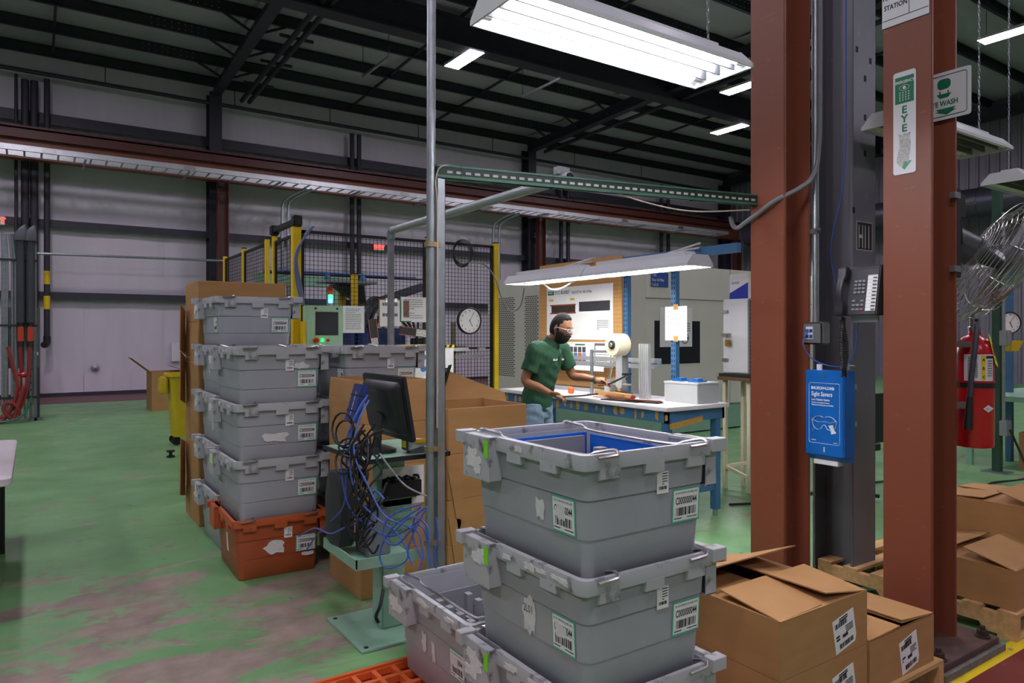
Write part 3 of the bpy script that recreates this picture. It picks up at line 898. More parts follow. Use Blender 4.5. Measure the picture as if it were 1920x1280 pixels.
# ---- fluorescent fixture over the totes
m_tube = EM('tube_light', 'fbf6ff', TUBE_W)
m_fix = M('fixture_white', 'cfd2d6', .4, var=.03)
def strip_fixture(name, label, loc, L, W, ntube, lit=True, along='x', chains=3.0, tube_mat=None):
    t = thing(name, label, 'light fixture', loc, 0 if along == 'x' else PI / 2)
    # reflector pan: trapezoid section, open below
    prof = [(-W / 2, 0), (-W / 2, .018), (-W * .30, .085), (W * .30, .085), (W / 2, .018), (W / 2, 0), (W / 2 - .006, 0), (W / 2 - .006, .016), (W * .295, .079), (-W * .295, .079), (-W / 2 + .006, .016), (-W / 2 + .006, 0)]
    vs = []; fs = []
    n = len(prof)
    for x in (-L / 2, L / 2):
        vs += [(x, a, b) for a, b in prof]
    fs = [(i, (i + 1) % n, n + (i + 1) % n, n + i) for i in range(n)]
    B().add(vs, fs).build('reflector', m_fix, t, fix=True)
    for sx in (-1, 1):
        B().poly(Fr((sx * L / 2, 0, 0), (0, 1, 0), (0, 0, 1)), [(-W / 2, 0), (-W / 2, .018), (-W * .30, .088), (W * .30, .088), (W / 2, .018), (W / 2, 0)], -.004, .004).build('end_cap', m_fix, t)
    for k in range(ntube):
        y = -W * .36 + W * .72 * k / (ntube - 1)
        z = .030 + .022 * (1 - (2 * k / (ntube - 1) - 1) ** 2)
        tb = B().tube([(-L / 2 + .06, y, z), (L / 2 - .06, y, z)], .0135, 10).build('tube', (tube_mat or m_tube) if lit else m_white, t, True)
        for sx in (-1, 1): B().cyl((sx * (L / 2 - .06), y, z), (sx * (L / 2 - .015), y, z), .0145, 10).build('lamp_holder', m_white, tb)
        if k < ntube - 1:
            y2 = y + W * .36 / (ntube - 1)
            B().box(-L / 2 + .02, L / 2 - .02, y2 - .003, y2 + .003, .012, .070).build('reflector_ridge', M('ridge_gray', '5c5f63', .5), t)
    B().box(-L / 2 + .1, L / 2 - .1, -.06, .06, .086, .12).build('ballast_cover', m_fix, t)
    if chains:
        for sx in (-1, 1):
            c = B()
            for i in range(int(chains / .028)):
                z = .1 + i * .028
                o = (.006, 0) if i % 2 else (0, .006)
                c.tube([(sx * L * .42 + o[0] * math.cos(a) if i % 2 else sx * L * .42, o[1] * math.cos(a), z + .018 * math.sin(a)) for a in [PI * 2 * q / 6 for q in range(6)]], .0016, 4, True)
            c.build('chain', m_galv, t)
    return t
LZ = 2.72
strip_fixture('tube_fixture', 'lit four tube fluorescent fixture hung on chains above the gray totes', (2.0, 2.155, LZ), 1.24, .335, 4, True, chains=2.2)

# ---- conduit pole with strut, green cable strut, gray pipe
pole = thing('conduit_pole', 'tall galvanized conduit pole with strut channel rising behind the monitor stand', 'pole', (1.578, 3.045, 0))
B().tube([(0, 0, 0), (.01, 0, 3), (.02, 0, 8.9)], .0215, 12).build('conduit', m_galv, pole, True)
ch = B().box(.035, .037, -.02, .02, 0, 2.30).box(.037, .075, -.02, -.018, 0, 2.30).box(.037, .075, .018, .02, 0, 2.30).box(.073, .075, -.02, -.012, 0, 2.30).box(.073, .075, .012, .02, 0, 2.30)
ch.build('strut_channel', m_galv, pole)
for z in (1.98, .55, 1.0):
    B().lathe([(.026, z - .012), (.026, z + .012)], n=14).box(.0, .05, -.024, -.02, z - .012, z + .012).build('clamp', M('brass_clamp', 'a49372', .4, .7), pole)
for k, (dx, dy) in enumerate(((.055, 0), (.05, .01), (.062, -.008), (.057, -.012))):
    B().tube(smooth_path([(dx, dy, .9), (dx, dy - .002, 1.4), (dx, dy, 2.24), (dx + .02, dy, 2.335), (dx + .12, dy - .01, 2.35), (dx + .32, dy - .04, 2.32)]), .0035, 5).build('network_cable', m_bcable, pole, True)
B().tube(smooth_path([(.03, -.02, 1.1), (.03, -.025, 2.1), (.02, -.025, 2.28), (.06, -.03, 2.36), (.2, -.04, 2.355), (.4, -.08, 2.33)]), .004, 5).build('cream_cable', M('cream_cable', 'b8ab98', .5), pole, True)

s0 = Vector((1.612, 3.045, 2.335)); s1 = Vector((3.52, 2.66, 2.315))
gs = thing('cable_strut', 'green slotted cable strut spanning from the conduit pole to the red column', 'strut', s0, math.atan2(s1.y - s0.y, s1.x - s0.x))
LS = (s1 - s0).length
m_gst = M('green_strut_paint', '456a5a', .45, .3, var=.12)
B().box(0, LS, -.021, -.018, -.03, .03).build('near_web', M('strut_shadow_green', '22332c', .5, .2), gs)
B().box(0, LS, -.024, .021, .022, .031).box(0, LS, -.024, -.010, -.031, -.018).box(0, LS, .010, .021, -.031, -.028).box(0, LS, .018, .021, -.03, .03).build('channel', m_gst, gs)
slot = B().box(0, .028, -.0225, -.0205, -.008, .004).mesh('slot')
for k in range(40):
    o = link('slot', slot, M('slot_light', 'a9aba4', .5), gs); o.location = (.05 + k * .0475, 0, 0)
for k in (.12, .62, 1.5):
    B().box(k, k + .004, -.024, .024, -.034, .034).build('cable_tie', m_black, gs)
B().bar((.02, 0, -.03), (.30, 0, -.03), .03, .012).build('gusset', m_gst, gs)
gp = thing('support_pipe', 'gray steel pipe crossing the green strut with an upright strut post', 'pipe', (2.37, 5.2, 0))
B().tube([(0, -2.24, 2.385), (0, 0, 2.375)], .030, 14).build('pipe', M('gray_pipe', 'a9b3b3', .4, .4, var=.08), gp, True)
B().cyl((0, -2.245, 2.385), (0, -2.2405, 2.385), .0245, 14).build('pipe_bore', m_ink, gp)
B().tube(smooth_path([(0, 0, 2.375), (0, .03, 2.36), (0, .04, 2.31)]), .034, 12).build('elbow', m_galv, gp, True)
B().box(-.021, .021, .02, .06, 0, 2.33).build('post', m_galv, gp)
B().box(-.024, .024, -2.22, -2.12, 2.37, 2.42).box(-.04, .04, -2.19, -2.15, 2.41, 2.45).build('beam_clamp', m_galv, gp)
B().box(-.08, .08, -.04, .12, 0, .008).build('foot', m_galv, gp)
o = B().tube(smooth_path([(2.36, 2.955, 2.38), (2.5, 2.88, 2.34), (2.75, 2.80, 2.27), (3.05, 2.72, 2.235), (3.45, 2.64, 2.27)]), .004, 5).build('loose_cable', M('cream_cable', 'b8ab98', .5), None, True)
tag(o, 'thin cream cable sagging below the green cable strut', 'cable')
# ================================================================ TOTES
m_tote = M('gray_tote_plastic', 'a3a6ac', .5, var=.06, scale=7, bump=.03, bscale=120)
m_rim = wear_material('scuffed_gray_rim', 'b1b3b6', '5c5a56', 17, .55, .70, .55)
m_otote = M('orange_tote_plastic', 'a5502c', .45, var=.08, scale=6)
m_orim = wear_material('scuffed_orange_rim', 'b9592d', '7a4128', 13, .60, .78, .5)
m_teal = M('label_teal', '4cb795', .5, var=.05)
m_lime = M('lime_sticker', '7ee019', .6, var=.05)
m_scrap = M('torn_white_paper', 'd8d8d6', .8, var=.10, scale=40)
TH = .385; TP = .355
def code_label(par, fr, w_, h_, worn=False, seed=1):
    p = B().fbox(fr, -w_ / 2, w_ / 2, -h_ / 2, h_ / 2, 0, .0008).build('barcode_label', m_teal, par)
    B().fbox(fr, -w_ * .46, w_ * .46, -h_ * .45, h_ * .45, .0008, .0012).build('white_field', m_paper, p)
    text(p, fr, 0, h_ * .34, 'DO NOT REMOVE OR LABEL OVER', h_ * .085, m_ink, .0016, 'CENTER', 0, w_ / h_ * .62)
    text(p, fr, 0, h_ * .04, 'C000000044', h_ * .30, m_ink, .0016, 'CENTER', .0006, w_ / h_ * .50)
    barcode(p, fr, -w_ * .36, w_ * .36, -h_ * .30, -h_ * .06, m_ink, .0016, seed)
    lines_of_print(p, fr, 1, -w_ * .42, -w_ * .15, -h_ * .36, h_ * .07, m_ink, .0016, seed=2)
    lines_of_print(p, fr, 1, w_ * .05, w_ * .42, -h_ * .36, h_ * .07, m_ink, .0016, seed=3)
    if worn:
        torn(fr, -w_ * .12, h_ * .08, w_ * .55, h_ * .5, seed).build('scuffed_patch', m_scrap, p).location = fr.n * .0012
    return p
def make_tote(name, label, mb, mr):
    t = thing(name, label, 'tote')
    zs = [(0, .480, .585), (.006, .490, .595), (.126, .503, .608), (.1275, .495, .600), (.1305, .497, .602), (.132, .509, .614), (.244, .521, .626), (.2455, .513, .618), (.2485, .515, .620), (.250, .527, .632), (.36, .537, .642)]
    R_ = .035
    rings = [rrect(a, b, R_, z) for z, a, b in zs]
    rings += [rrect(a, b, R_ - .004, z) for z, a, b in ((.36, .527, .632), (.20, .510, .615), (.012, .488, .592))]
    B().loft(rings).build('body', mb, t, True)
    # rim frame
    rr = [rrect(.541, .646, .036, .338), rrect(.576, .672, .03, .340), rrect(.580, .676, .03, .362), rrect(.574, .670, .03, .385), rrect(.534, .640, .034, .385), rrect(.528, .634, .034, .350)]
    B().loft(rr + [rr[0]], False, False).build('rim', mr, t, True)
    for s_ in (-1, 1):
        for x in (-.185, .005, .195):
            B().add([(x - .04, s_ * .316, .305), (x + .04, s_ * .316, .305), (x + .04, s_ * .337, .312), (x - .04, s_ * .337, .312),
                     (x - .04, s_ * .316, .345), (x + .04, s_ * .316, .345), (x + .04, s_ * .338, .345), (x - .04, s_ * .338, .345)],
                    [(0, 3, 2, 1), (4, 5, 6, 7), (0, 1, 5, 4), (1, 2, 6, 5), (2, 3, 7, 6), (3, 0, 4, 7)]).build('rim_tab', mr, t, fix=True)
        for y in (-.16, .03):
            B().box(*sorted((s_ * .262, s_ * .289)), s_ * -y - .04, s_ * -y + .04, .315, .345).build('rim_tab', mr, t)
    for s_ in (-1, 1):
        h = B()
        x0, x1 = sorted((s_ * .262, s_ * .315)); y0, y1 = sorted((-s_ * .140, -s_ * .318))
        h.box(x0, x1, y0, y0 + .006, .235, .385).box(x0, x1, y1 - .006, y1, .235, .385).box(x0, x1, y0, y1, .235, .241)
        xo = s_ * .310
        h.box(min(xo, xo + s_ * .006), max(xo, xo + s_ * .006), y0, y1, .235, .385).box(x0, x1, y0, y1, .372, .385)
        ye0, ye1 = sorted((-s_ * .305, -s_ * .350))
        h.box(*sorted((s_ * .262, s_ * .330)), ye0, ye1, .350, .392)
        h.build('placard_holder', mr, t, bevel=.002, seg=1)
    for x in (-.195, .20):
        B().tube(smooth_path([(x - .045, -.346, .376), (x, -.348, .378), (x + .035, -.344, .38), (x + .04, -.32, .390), (x + .012, -.27, .378), (x, -.22, .366), (x, 0, .364), (x, .22, .366), (x, .26, .378), (x - .035, .32, .390), (x - .03, .344, .38), (x + .01, .347, .376)], 5), .0055, 6).build('bale_arm', m_steel, t, True)
    code_label(t, Fr((.170, -.3118, .188), (1, 0, 0), (0, -.052, .998)), .128, .108)
    s_ = B().fbox(FY(.055, -.3185, .272), -.026, .026, -.034, .034, 0, .0009).build('shipping_tag', m_paper, t)
    f2 = FY(.055, -.3185, .272)
    bq = B()
    lines_of_print(s_, f2, 5, -.002, .022, .028, .008, m_ink, .0014, .35, seed=4)
    barcode(s_, f2, -.018, .018, -.022, -.012, m_ink, .0014, 5)
    return t
TOTE = make_tote('storage_tote', '', m_tote, m_rim)
OT = make_tote('storage_tote', 'orange plastic tote on the floor at the bottom of the stack', m_otote, m_orim)
# small differences between the totes: scraps on placards, torn labels on the side
def side_bits(t, seed, lab=True, lime=False, big=True):
    r = random.Random(seed)
    f = FX(-.3165, .229, .310)
    for k in range(3):
        torn(f, r.uniform(-.04, .04), r.uniform(-.035, .04), r.uniform(.05, .12), r.uniform(.03, .07), seed * 7 + k, .001 + .0005 * k).build('paper_scrap', m_scrap, t)
    if lime:
        B().fbox(FX(-.3185, .155, .345), -.013, .013, -.028, .028, 0, .001).build('lime_sticker', m_lime, t)
    fw = Fr((-.2592, 0, .19), (0, -1, 0), (-.055, 0, .998))
    if lab:
        p = code_label(t, Fr((-.2600, -.205, .19), (0, -1, 0), (-.055, 0, .998)), .115, .110, True, seed)
    if big:
        torn(fw, r.uniform(-.02, .1), r.uniform(-.03, .03), r.uniform(.03, .07), r.uniform(.07, .12), seed + 3).build('paper_scrap', m_scrap, t)
def rim_scraps(t, seed, n=5):
    r = random.Random(seed); f = FX(-.2905, 0, .362)
    for k in range(n):
        torn(f, r.uniform(-.08, .26), r.uniform(-.004, .006), r.uniform(.03, .09), r.uniform(.015, .03), seed * 3 + k, .001 + .0004 * k).build('rim_scrap', m_scrap, t)
FG = (1.623, 1.938); BZ = .05; FP = .37
SPEC = [((*FG, BZ), 'gray tote on the orange pallet, lowest of the stack with blue inserts on top', 1, True, True, 4, True),
        ((*FG, BZ + FP), 'gray tote in the middle of the stack standing on the orange pallet', 2, True, True, 6, True),
        ((*FG, BZ + 2 * FP), 'open gray tote with blue inserts, topmost of the stack on the orange pallet', 3, True, True, 1, True),
        ((1.64, 2.632, BZ), 'scuffed open gray tote with comb dividers standing alone on the orange pallet', 4, True, False, 5, True),
        ((1.32, 4.925, TP), 'gray tote directly on top of the orange tote', 5, False, True, 2, False),
        ((1.32, 4.925, 2 * TP), 'gray tote with a wide torn white label, second above the orange tote', 6, False, False, 2, False),
        ((1.32, 4.925, 3 * TP), 'gray tote topmost of the stack that stands on the orange tote', 7, False, False, 2, False),
        ((1.36, 5.68, 0), 'gray tote on the floor at the bottom of the stack beside the tall cartons', 8, False, False, 1, True),
        ((1.36, 5.68, TP), 'gray tote second from the floor in the stack beside the tall cartons', 9, False, False, 2, True),
        ((1.36, 5.68, 2 * TP), 'gray tote third from the floor in the stack beside the tall cartons', 10, False, False, 2, True),
        ((1.36, 5.68, 3 * TP), 'gray tote fourth from the floor in the stack beside the tall cartons', 11, False, False, 1, True),
        ((1.36, 5.68, 4 * TP), 'gray tote topmost of the highest stack, beside the tall cartons', 12, True, False, 0, False),
        ((1.985, 4.83, 0), 'gray tote on the floor in the stack behind the tall open carton', 13, False, False, 0, False),
        ((1.985, 4.83, TP), 'gray tote second from the floor in the stack behind the tall open carton', 14, False, False, 0, False),
        ((1.985, 4.83, 2 * TP), 'gray tote third from the floor in the stack behind the tall open carton', 15, False, False, 0, False),
        ((1.985, 4.83, 3 * TP), 'gray tote topmost of the stack behind the tall open carton', 16, True, False, 0, False)]
made = []
for i, sp_ in enumerate(SPEC):
    if i == 0:
        t = TOTE; t.location = sp_[0]
    else:
        t = dup(TOTE0, sp_[0], 0)
    if i == 0:
        # keep a clean copy of the bare tote for the others
        TOTE0 = TOTE
    if i < 4: t.scale = (1, 1, 1.042)
    t['label'] = sp_[1]; t['group'] = 'stacked gray totes'
    made.append(t)
for t, sp_ in zip(made, SPEC):
    side_bits(t, sp_[2], sp_[3], sp_[4], sp_[6])
    if sp_[5]: rim_scraps(t, sp_[2], sp_[5])
OT.location = (1.32, 4.925, 0)
OT.rotation_euler = (0, 0, -.03)
for (a, b, w_, h_, sd) in ((-.03, .0, .16, .10, 3), (.19, -.075, .10, .035, 4)):
    torn(FY(0, -.3125, .19), a, b, w_, h_, sd).build('paper_scrap', m_scrap, OT)
B().fbox(Fr((-.2597, -.1, .19), (0, -1, 0), (-.055, 0, .998)), -.1, -.05, -.06, .06, 0, .001).build('side_label', m_paper, OT)
torn(FY(0, -.3125, .19), -.03, -.02, .20, .07, 21).build('torn_label', m_scrap, made[5])
torn(FY(0, -.3195, .28), .13, -.01, .11, .05, 22).build('torn_label', m_scrap, made[6])
torn(Fr((-.258, .12, .15), (0, -1, 0), (-.055, 0, .998)), .04, .03, .05, .1, 25).build('torn_label', m_scrap, made[3])
# torn label with print on the middle tote of the near stack
f_ = Fr((-.2602, -.02, .20), (0, -1, 0), (-.055, 0, .998))
pt = torn(f_, .0, .0, .09, .14, 31).build('torn_label', m_scrap, made[1])
text(pt, f_, -.03, .0, '2L01', .035, m_ink, .0016, 'LEFT', 0, .8)

# inserts in the open totes
m_ins = M('gray_corrugated_plastic', '8b8c92', .6, var=.05, scale=10)
m_insb = M('blue_corrugated_plastic', '1466cf', .5, var=.04)
def comb_divider(name, label, loc, L, n, hbase, tooth, along='x', group=None):
    """a slotted plastic divider with upright teeth"""
    t = thing(name, label, 'divider', loc, 0 if along == 'x' else PI / 2, group)
    B().box(-L / 2, L / 2, -.004, .004, 0, hbase).build('panel', m_ins, t)
    step = L / n
    for k in range(n):
        h = hbase + (tooth if k % 3 == 1 else tooth * .35)
        B().box(-L / 2 + step * (k + .2), -L / 2 + step * (k + .75), -.018, .018, 0, h).build('tooth', m_ins, t)
    return t
zt = BZ + 2 * FP + .014
o = B().box(-.228, .228, -.004, .004, 0, .352).build('blue_liner', m_insb, None); o.location = (1.623, 2.206, zt)
tag(o, 'blue plastic liner sheet along the back of the topmost open tote behind the gray partition', 'liner')
o = B().box(-.004, .004, -.24, .24, 0, .345).build('blue_liner', m_insb, None); o.location = (1.858, 1.945, zt)
tag(o, 'blue plastic liner sheet along the side of the topmost open tote', 'liner')
o = B().box(-.215, .215, -.005, .005, 0, .342).build('gray_divider', m_ins, None); o.location = (1.612, 2.19, zt)
tag(o, 'gray plastic partition in the topmost open tote', 'partition')
for i, (y, h, tt) in enumerate(((1.75, .25, .07), (1.87, .255, .075), (1.98, .26, .07))):
    comb_divider('comb_divider', 'gray toothed divider inside the topmost open tote', (1.63, y, zt), .40, 6, h, tt, group='dividers in the topmost tote')
zl = BZ + .014
for i, y in enumerate((2.42, 2.51, 2.60, 2.69, 2.78)):
    comb_divider('comb_divider', 'gray toothed divider inside the scuffed open tote', (1.64, y, zl), .44, 9, .21, .10, group='dividers in the scuffed tote')
o = B().box(-.235, .235, -.004, .004, 0, .30).build('gray_divider', m_ins, None); o.location = (1.64, 2.88, zl)
tag(o, 'gray plastic partition at the back of the scuffed open tote', 'partition')

# orange plastic pallet
op = thing('plastic_pallet', 'orange plastic grid pallet under the nearest gray totes', 'pallet', (1.5, 2.15, 0))
m_or = M('orange_pallet_plastic', 'd4622c', .5, var=.07)
PX0, PX1, PY0, PY1 = -.54, .52, -.82, .845
B().box(PX0, PX1, PY1 - .018, PY1, 0.0, .06).box(PX0, PX1, PY0, PY0 + .018, 0, .06).box(PX0, PX0 + .018, PY0, PY1, 0, .06).box(PX1 - .018, PX1, PY0, PY1, 0, .06).build('edge_frame', m_or, op)
gr = B(); ny = 17; nx = 11
for j in range(ny + 1):
    y = PY0 + .018 + (PY1 - PY0 - .036) * j / ny
    gr.box(PX0, PX1, y - .011, y + .011, .02, .0495)
for i in range(nx + 1):
    x = PX0 + .018 + (PX1 - PX0 - .036) * i / nx
    gr.box(x - .011, x + .011, PY0, PY1, .02, .0492)
gr.build('grid_deck', m_or, op)
B().box(PX0 + .02, PX1 - .02, PY0 + .02, PY1 - .02, .0, .012).build('skid', m_or, op)

# ================================================================ CARTONS AND PALLETS
def open_carton(name, label, x0, x1, y0, y1, z0, z1, flaps=None, group=None, th=.005, fl=.24, sticker=None):
    t = thing(name, label, 'carton', (x0, y0, z0), 0, group)
    W_, D_, H_ = x1 - x0, y1 - y0, z1 - z0
    B().box(0, W_, 0, th, 0, H_).box(0, W_, D_ - th, D_, 0, H_).box(0, th, th, D_ - th, 0, H_).box(W_ - th, W_, th, D_ - th, 0, H_).box(th, W_ - th, th, D_ - th, 0, th).build('body', m_card, t)
    for side, ang, ln in (flaps or ()):
        a = math.radians(ang); c_, s_ = math.cos(a), math.sin(a)
        if side == '-y': o, r, d = (0, 0, H_), (1, 0, 0), (0, c_, s_); L = W_
        elif side == '+y': o, r, d = (W_, D_, H_), (-1, 0, 0), (0, -c_, s_); L = W_
        elif side == '-x': o, r, d = (0, D_, H_), (0, -1, 0), (c_, 0, s_); L = D_
        else: o, r, d = (W_, 0, H_), (0, 1, 0), (-c_, 0, s_); L = D_
        fr = Fr(o, r, d)
        B().poly(fr, [(.002, 0), (L - .002, 0), (L - .008, ln), (.008, ln)], 0, .005).build('flap', m_card, t)
        B().fbox(fr, .008, L - .008, ln, ln + .0012, 0, .005).build('flap_edge', m_cardi, t)
    return t
def ship_label(t, fr, w_, h_, seed=1, curl=False):
    p = B().poly(fr, [(-w_ / 2, -h_ / 2), (w_ * .42, -h_ / 2), (w_ / 2, -h_ * .32), (w_ / 2, h_ / 2), (-w_ / 2, h_ / 2)], 0, .001).build('shipping_label', m_paper, t)
    barcode(p, fr, -w_ * .42, w_ * .15, h_ * .22, h_ * .36, m_ink, .0018, seed)
    lines_of_print(p, fr, 2, -w_ * .2, w_ * .2, h_ * .46, h_ * .06, m_ink, .0018, .6, seed=seed)
    lines_of_print(p, fr, 4, .05 * w_, w_ * .4, h_ * .14, h_ * .055, m_ink, .0018, .45, seed=seed + 1)
    lines_of_print(p, fr, 2, -w_ * .42, -w_ * .25, 0, h_ * .09, m_ink, .0018, .6, seed=seed + 2)
    barcode(p, fr, -w_ * .12, w_ * .12, -h_ * .16, -h_ * .06, m_ink, .0018, seed + 3)
    barcode(p, fr, -w_ * .30, w_ * .36, -h_ * .42, -h_ * .28, m_ink, .0018, seed + 4)
    return p
cA = open_carton('shipping_carton', 'open brown carton with raised flaps, upper one in front of the red column', 2.15, 2.70, 1.52, 2.08, .342, .545, (('-x', 1, .26), ('+x', 9, .27), ('-y', 7, .27), ('+y', 22, .27)))
f = FY(.395, 0, .085); f.r = Vector((.97, 0, .20)).normalized(); f.u = Vector((-.20, 0, .97)).normalized()
ship_label(cA, f, .14, .13, 3)
cA2 = open_carton('shipping_carton', 'brown carton on the wooden pallet underneath the open carton with raised flaps', 2.15, 2.70, 1.52, 2.08, .142, .340)
f = FY(.395, 0, .075); f.r = Vector((.97, 0, .20)).normalized(); f.u = Vector((-.20, 0, .97)).normalized()
ship_label(cA2, f, .14, .13, 5)
cB = open_carton('shipping_carton', 'brown carton on the wooden pallet against the base of the eyewash column', 2.72, 3.225, 1.52, 2.06, .142, .342, (('+x', 3, .25), ('-y', -.5, .0), ('-x', .5, .24), ('+x', 5, .25)))
f = FY(.30, 0, .085); f.r = Vector((.97, 0, .20)).normalized(); f.u = Vector((-.20, 0, .97)).normalized()
ship_label(cB, f, .14, .14, 8)
cR1 = open_carton('shipping_carton', 'open brown carton on the wooden pallet behind the eyewash column, lower layer', 4.13, 4.64, 1.55, 2.13, .142, .342, (('+x', 1, .24), ('-x', 3, .24), ('-y', 14, .26), ('+y', 10, .26)))
cR2 = open_carton('shipping_carton', 'open brown carton in the upper layer on the pallet behind the eyewash column', 4.66, 5.17, 1.6, 2.18, .345, .56, (('-x', 2, .24), ('+x', 3, .24), ('-y', 16, .26), ('+y', 4, .26)))
cR3 = open_carton('shipping_carton', 'brown carton supporting the upper open carton on the pallet behind the eyewash column', 4.66, 5.17, 1.6, 2.18, .142, .342)
def wood_pallet(label, x0, x1, y0, y1, along='x'):
    t = thing('wooden_pallet', label, 'pallet', (x0, y0, 0))
    W_, D_ = x1 - x0, y1 - y0
    n = 7
    for k in range(n):
        y = k * (D_ - .09) / (n - 1)
        B().box(0, W_, y, y + .09, .122, .140).build('deck_board', m_wood, t)
    for k in range(3):
        x = k * (W_ - .04) / 2
        # stringer with fork notches
        B().poly(Fr((x + .04, 0, 0), (0, 1, 0), (0, 0, 1)), [(0, .018), (D_ * .14, .018), (D_ * .16, .055), (D_ * .34, .055), (D_ * .37, .018), (D_ * .63, .018), (D_ * .66, .055), (D_ * .84, .055), (D_ * .86, .018), (D_, .018), (D_, .122), (0, .122)], -.04, 0).build('stringer', m_wood, t, fix=True)
    for y in (0, D_ / 2 - .045, D_ - .09):
        B().box(0, W_, y, y + .09, 0, .018).build('bottom_board', m_wood, t)
    return t
wood_pallet('wooden pallet under the brown cartons in front of the red columns', 2.08, 3.27, 1.50, 2.42)
wood_pallet('wooden pallet under the brown cartons behind the eyewash column', 4.09, 5.25, 1.53, 2.62)

def tall_carton(name, label, x0, x1, y0, y1, h, seed, creases=4, tape=False):
    """a multi depth carton standing open: walls bow in and out between the score lines"""
    r = random.Random(seed)
    t = thing(name, label, 'carton', ((x0 + x1) / 2, (y0 + y1) / 2, 0))
    W_, D_ = x1 - x0, y1 - y0
    rings = []
    zs = [h * k / creases for k in range(creases + 1)]
    for k, z in enumerate(zs):
        dx, dy = r.uniform(-.012, .004), r.uniform(-.012, .004)
        for z2, e in ((z - .003, 0), (z, -.006), (z + .003, 0)):
            if 0 <= z2 <= h: rings.append(rrect(W_ + dx + e, D_ + dy + e, .006, z2, r.uniform(-.002, .002), 0, 1))
        if k < creases:
            rings.append(rrect(W_ + dx + .006, D_ + dy + .006, .008, z + h / creases / 2, 0, 0, 1))
    top = rings[-1]
    rings.append(rrect(W_ - .02, D_ - .02, .004, h, 0, 0, 1))
    rings.append(rrect(W_ - .02, D_ - .02, .004, .02, 0, 0, 1))
    B().loft(rings).build('body', m_card, t)
    return t
g1 = tall_carton('tall_carton', 'tall open brown carton with score lines standing behind the monitor stand', 1.575, 2.02, 3.905, 4.43, 1.275, 3, 5)
g2 = tall_carton('tall_carton', 'tall open brown carton beside the worker with loose corner flaps', 2.06, 2.64, 3.74, 4.28, 1.10, 5, 4)
for z0, z1, dx in ((.72, .46, .03), (.45, .1, .045)):
    B().poly(FY(-.29, -.275, 0), [(0, z0), (.085, z0 - .02), (.11, z1), (.07, z1 - .1)], 0, .006).build('corner_flap', m_card, g2)
g3 = tall_carton('tall_carton', 'tall brown carton tower at the far end of the tote row', 1.10, 1.80, 6.13, 6.72, 1.98, 8, 6)
for z0, z1 in ((.62, .2), (1.35, 1.0), (1.75, 1.42)):
    B().poly(Fr((-.352, .27, 0), (-.35, -1, 0), (0, 0, 1)), [(0, z0), (.20, z0 + .05), (.22, z1), (.0, z1 - .05)], 0, .006).build('side_flap', m_card, g3)
# slanted cardboard sheet and black slotted comb rack leaning in the cartons
o = B().poly(Fr((0, 0, 0), (1, 0, 0), (0, .25, 1)), [(0, -.5), (.60, -.5), (.58, -.02), (.02, .20)], 0, .006).build('cardboard_sheet', m_card, None)
o.location = (2.28, 4.34, 1.14)
tag(o, 'slanted loose cardboard sheet standing behind the tall open carton by the worker', 'cardboard')
rk = thing('slotted_rack', 'black slotted plastic rack leaning on the cardboard behind the conduit pole', 'rack', (2.16, 4.32, 1.02))
fr = Fr((0, 0, 0), (.95, .0, .10), (.42, .15, .95))
B().fbox(fr, .12, .14, 0, .33, 0, .02).build('spine', m_black, rk)
for k in range(9):
    B().fbox(fr, 0, .12, .01 + k * .036, .022 + k * .036, 0, .012).build('rack_slat', m_black, rk)

# ================================================================ MONITOR STAND
ks = thing('monitor_stand', 'mint green steel pedestal stand with shelf, tray and square floor plate', 'stand', (1.57, 3.5, 0))
m_mi = wear_material('chipped_mint_paint', '86ae98', '5f7d6e', 16, .64, .80, .45)
B().box(-.25, .25, -.25, .25, 0, .012).build('base_plate', m_mi, ks, bevel=.003)
for sx in (-1, 1):
    for sy in (-1, 1): B().cyl((sx * .215, sy * .215, .012), (sx * .215, sy * .215, .0135), .012, 12).build('bolt_hole', m_ink, ks)
B().box(-.065, .065, -.065, .065, .012, .955).build('post', m_mi, ks, bevel=.006)
B().box(-.30, .145, -.40, .14, .955, .965).build('shelf', m_mi, ks, bevel=.002)
B().box(-.305, -.298, -.405, .145, .945, .967).box(-.305, .15, -.405, -.398, .945, .967).box(.143, .15, -.405, .145, .945, .967).build('shelf_edge', m_black, ks)
tr = B().box(-.34, -.02, -.40, .05, .46, .468).box(-.34, -.02, -.40, -.394, .468, .51).box(-.34, -.334, -.40, .05, .468, .51).box(-.34, -.02, .044, .05, .468, .51)
tr.build('tray', m_mi, ks)
B().box(-.10, .10, -.078, -.066, .52, .80).build('mounting_panel', m_mi, ks, bevel=.002)
for z in (.60, .70): B().bar((-.1, -.085, z), (.12, -.085, z), .012, .03).build('rail', m_mi, ks)
o = B().tube(smooth_path([(1.50, 3.41, .23), (1.46, 3.36, .17), (1.43, 3.34, .13), (1.44, 3.33, .10)]), .009, 6).build('cable_stub', m_kcable, None, True)
tag(o, 'short black cable stub poking out of the stand post', 'cable')

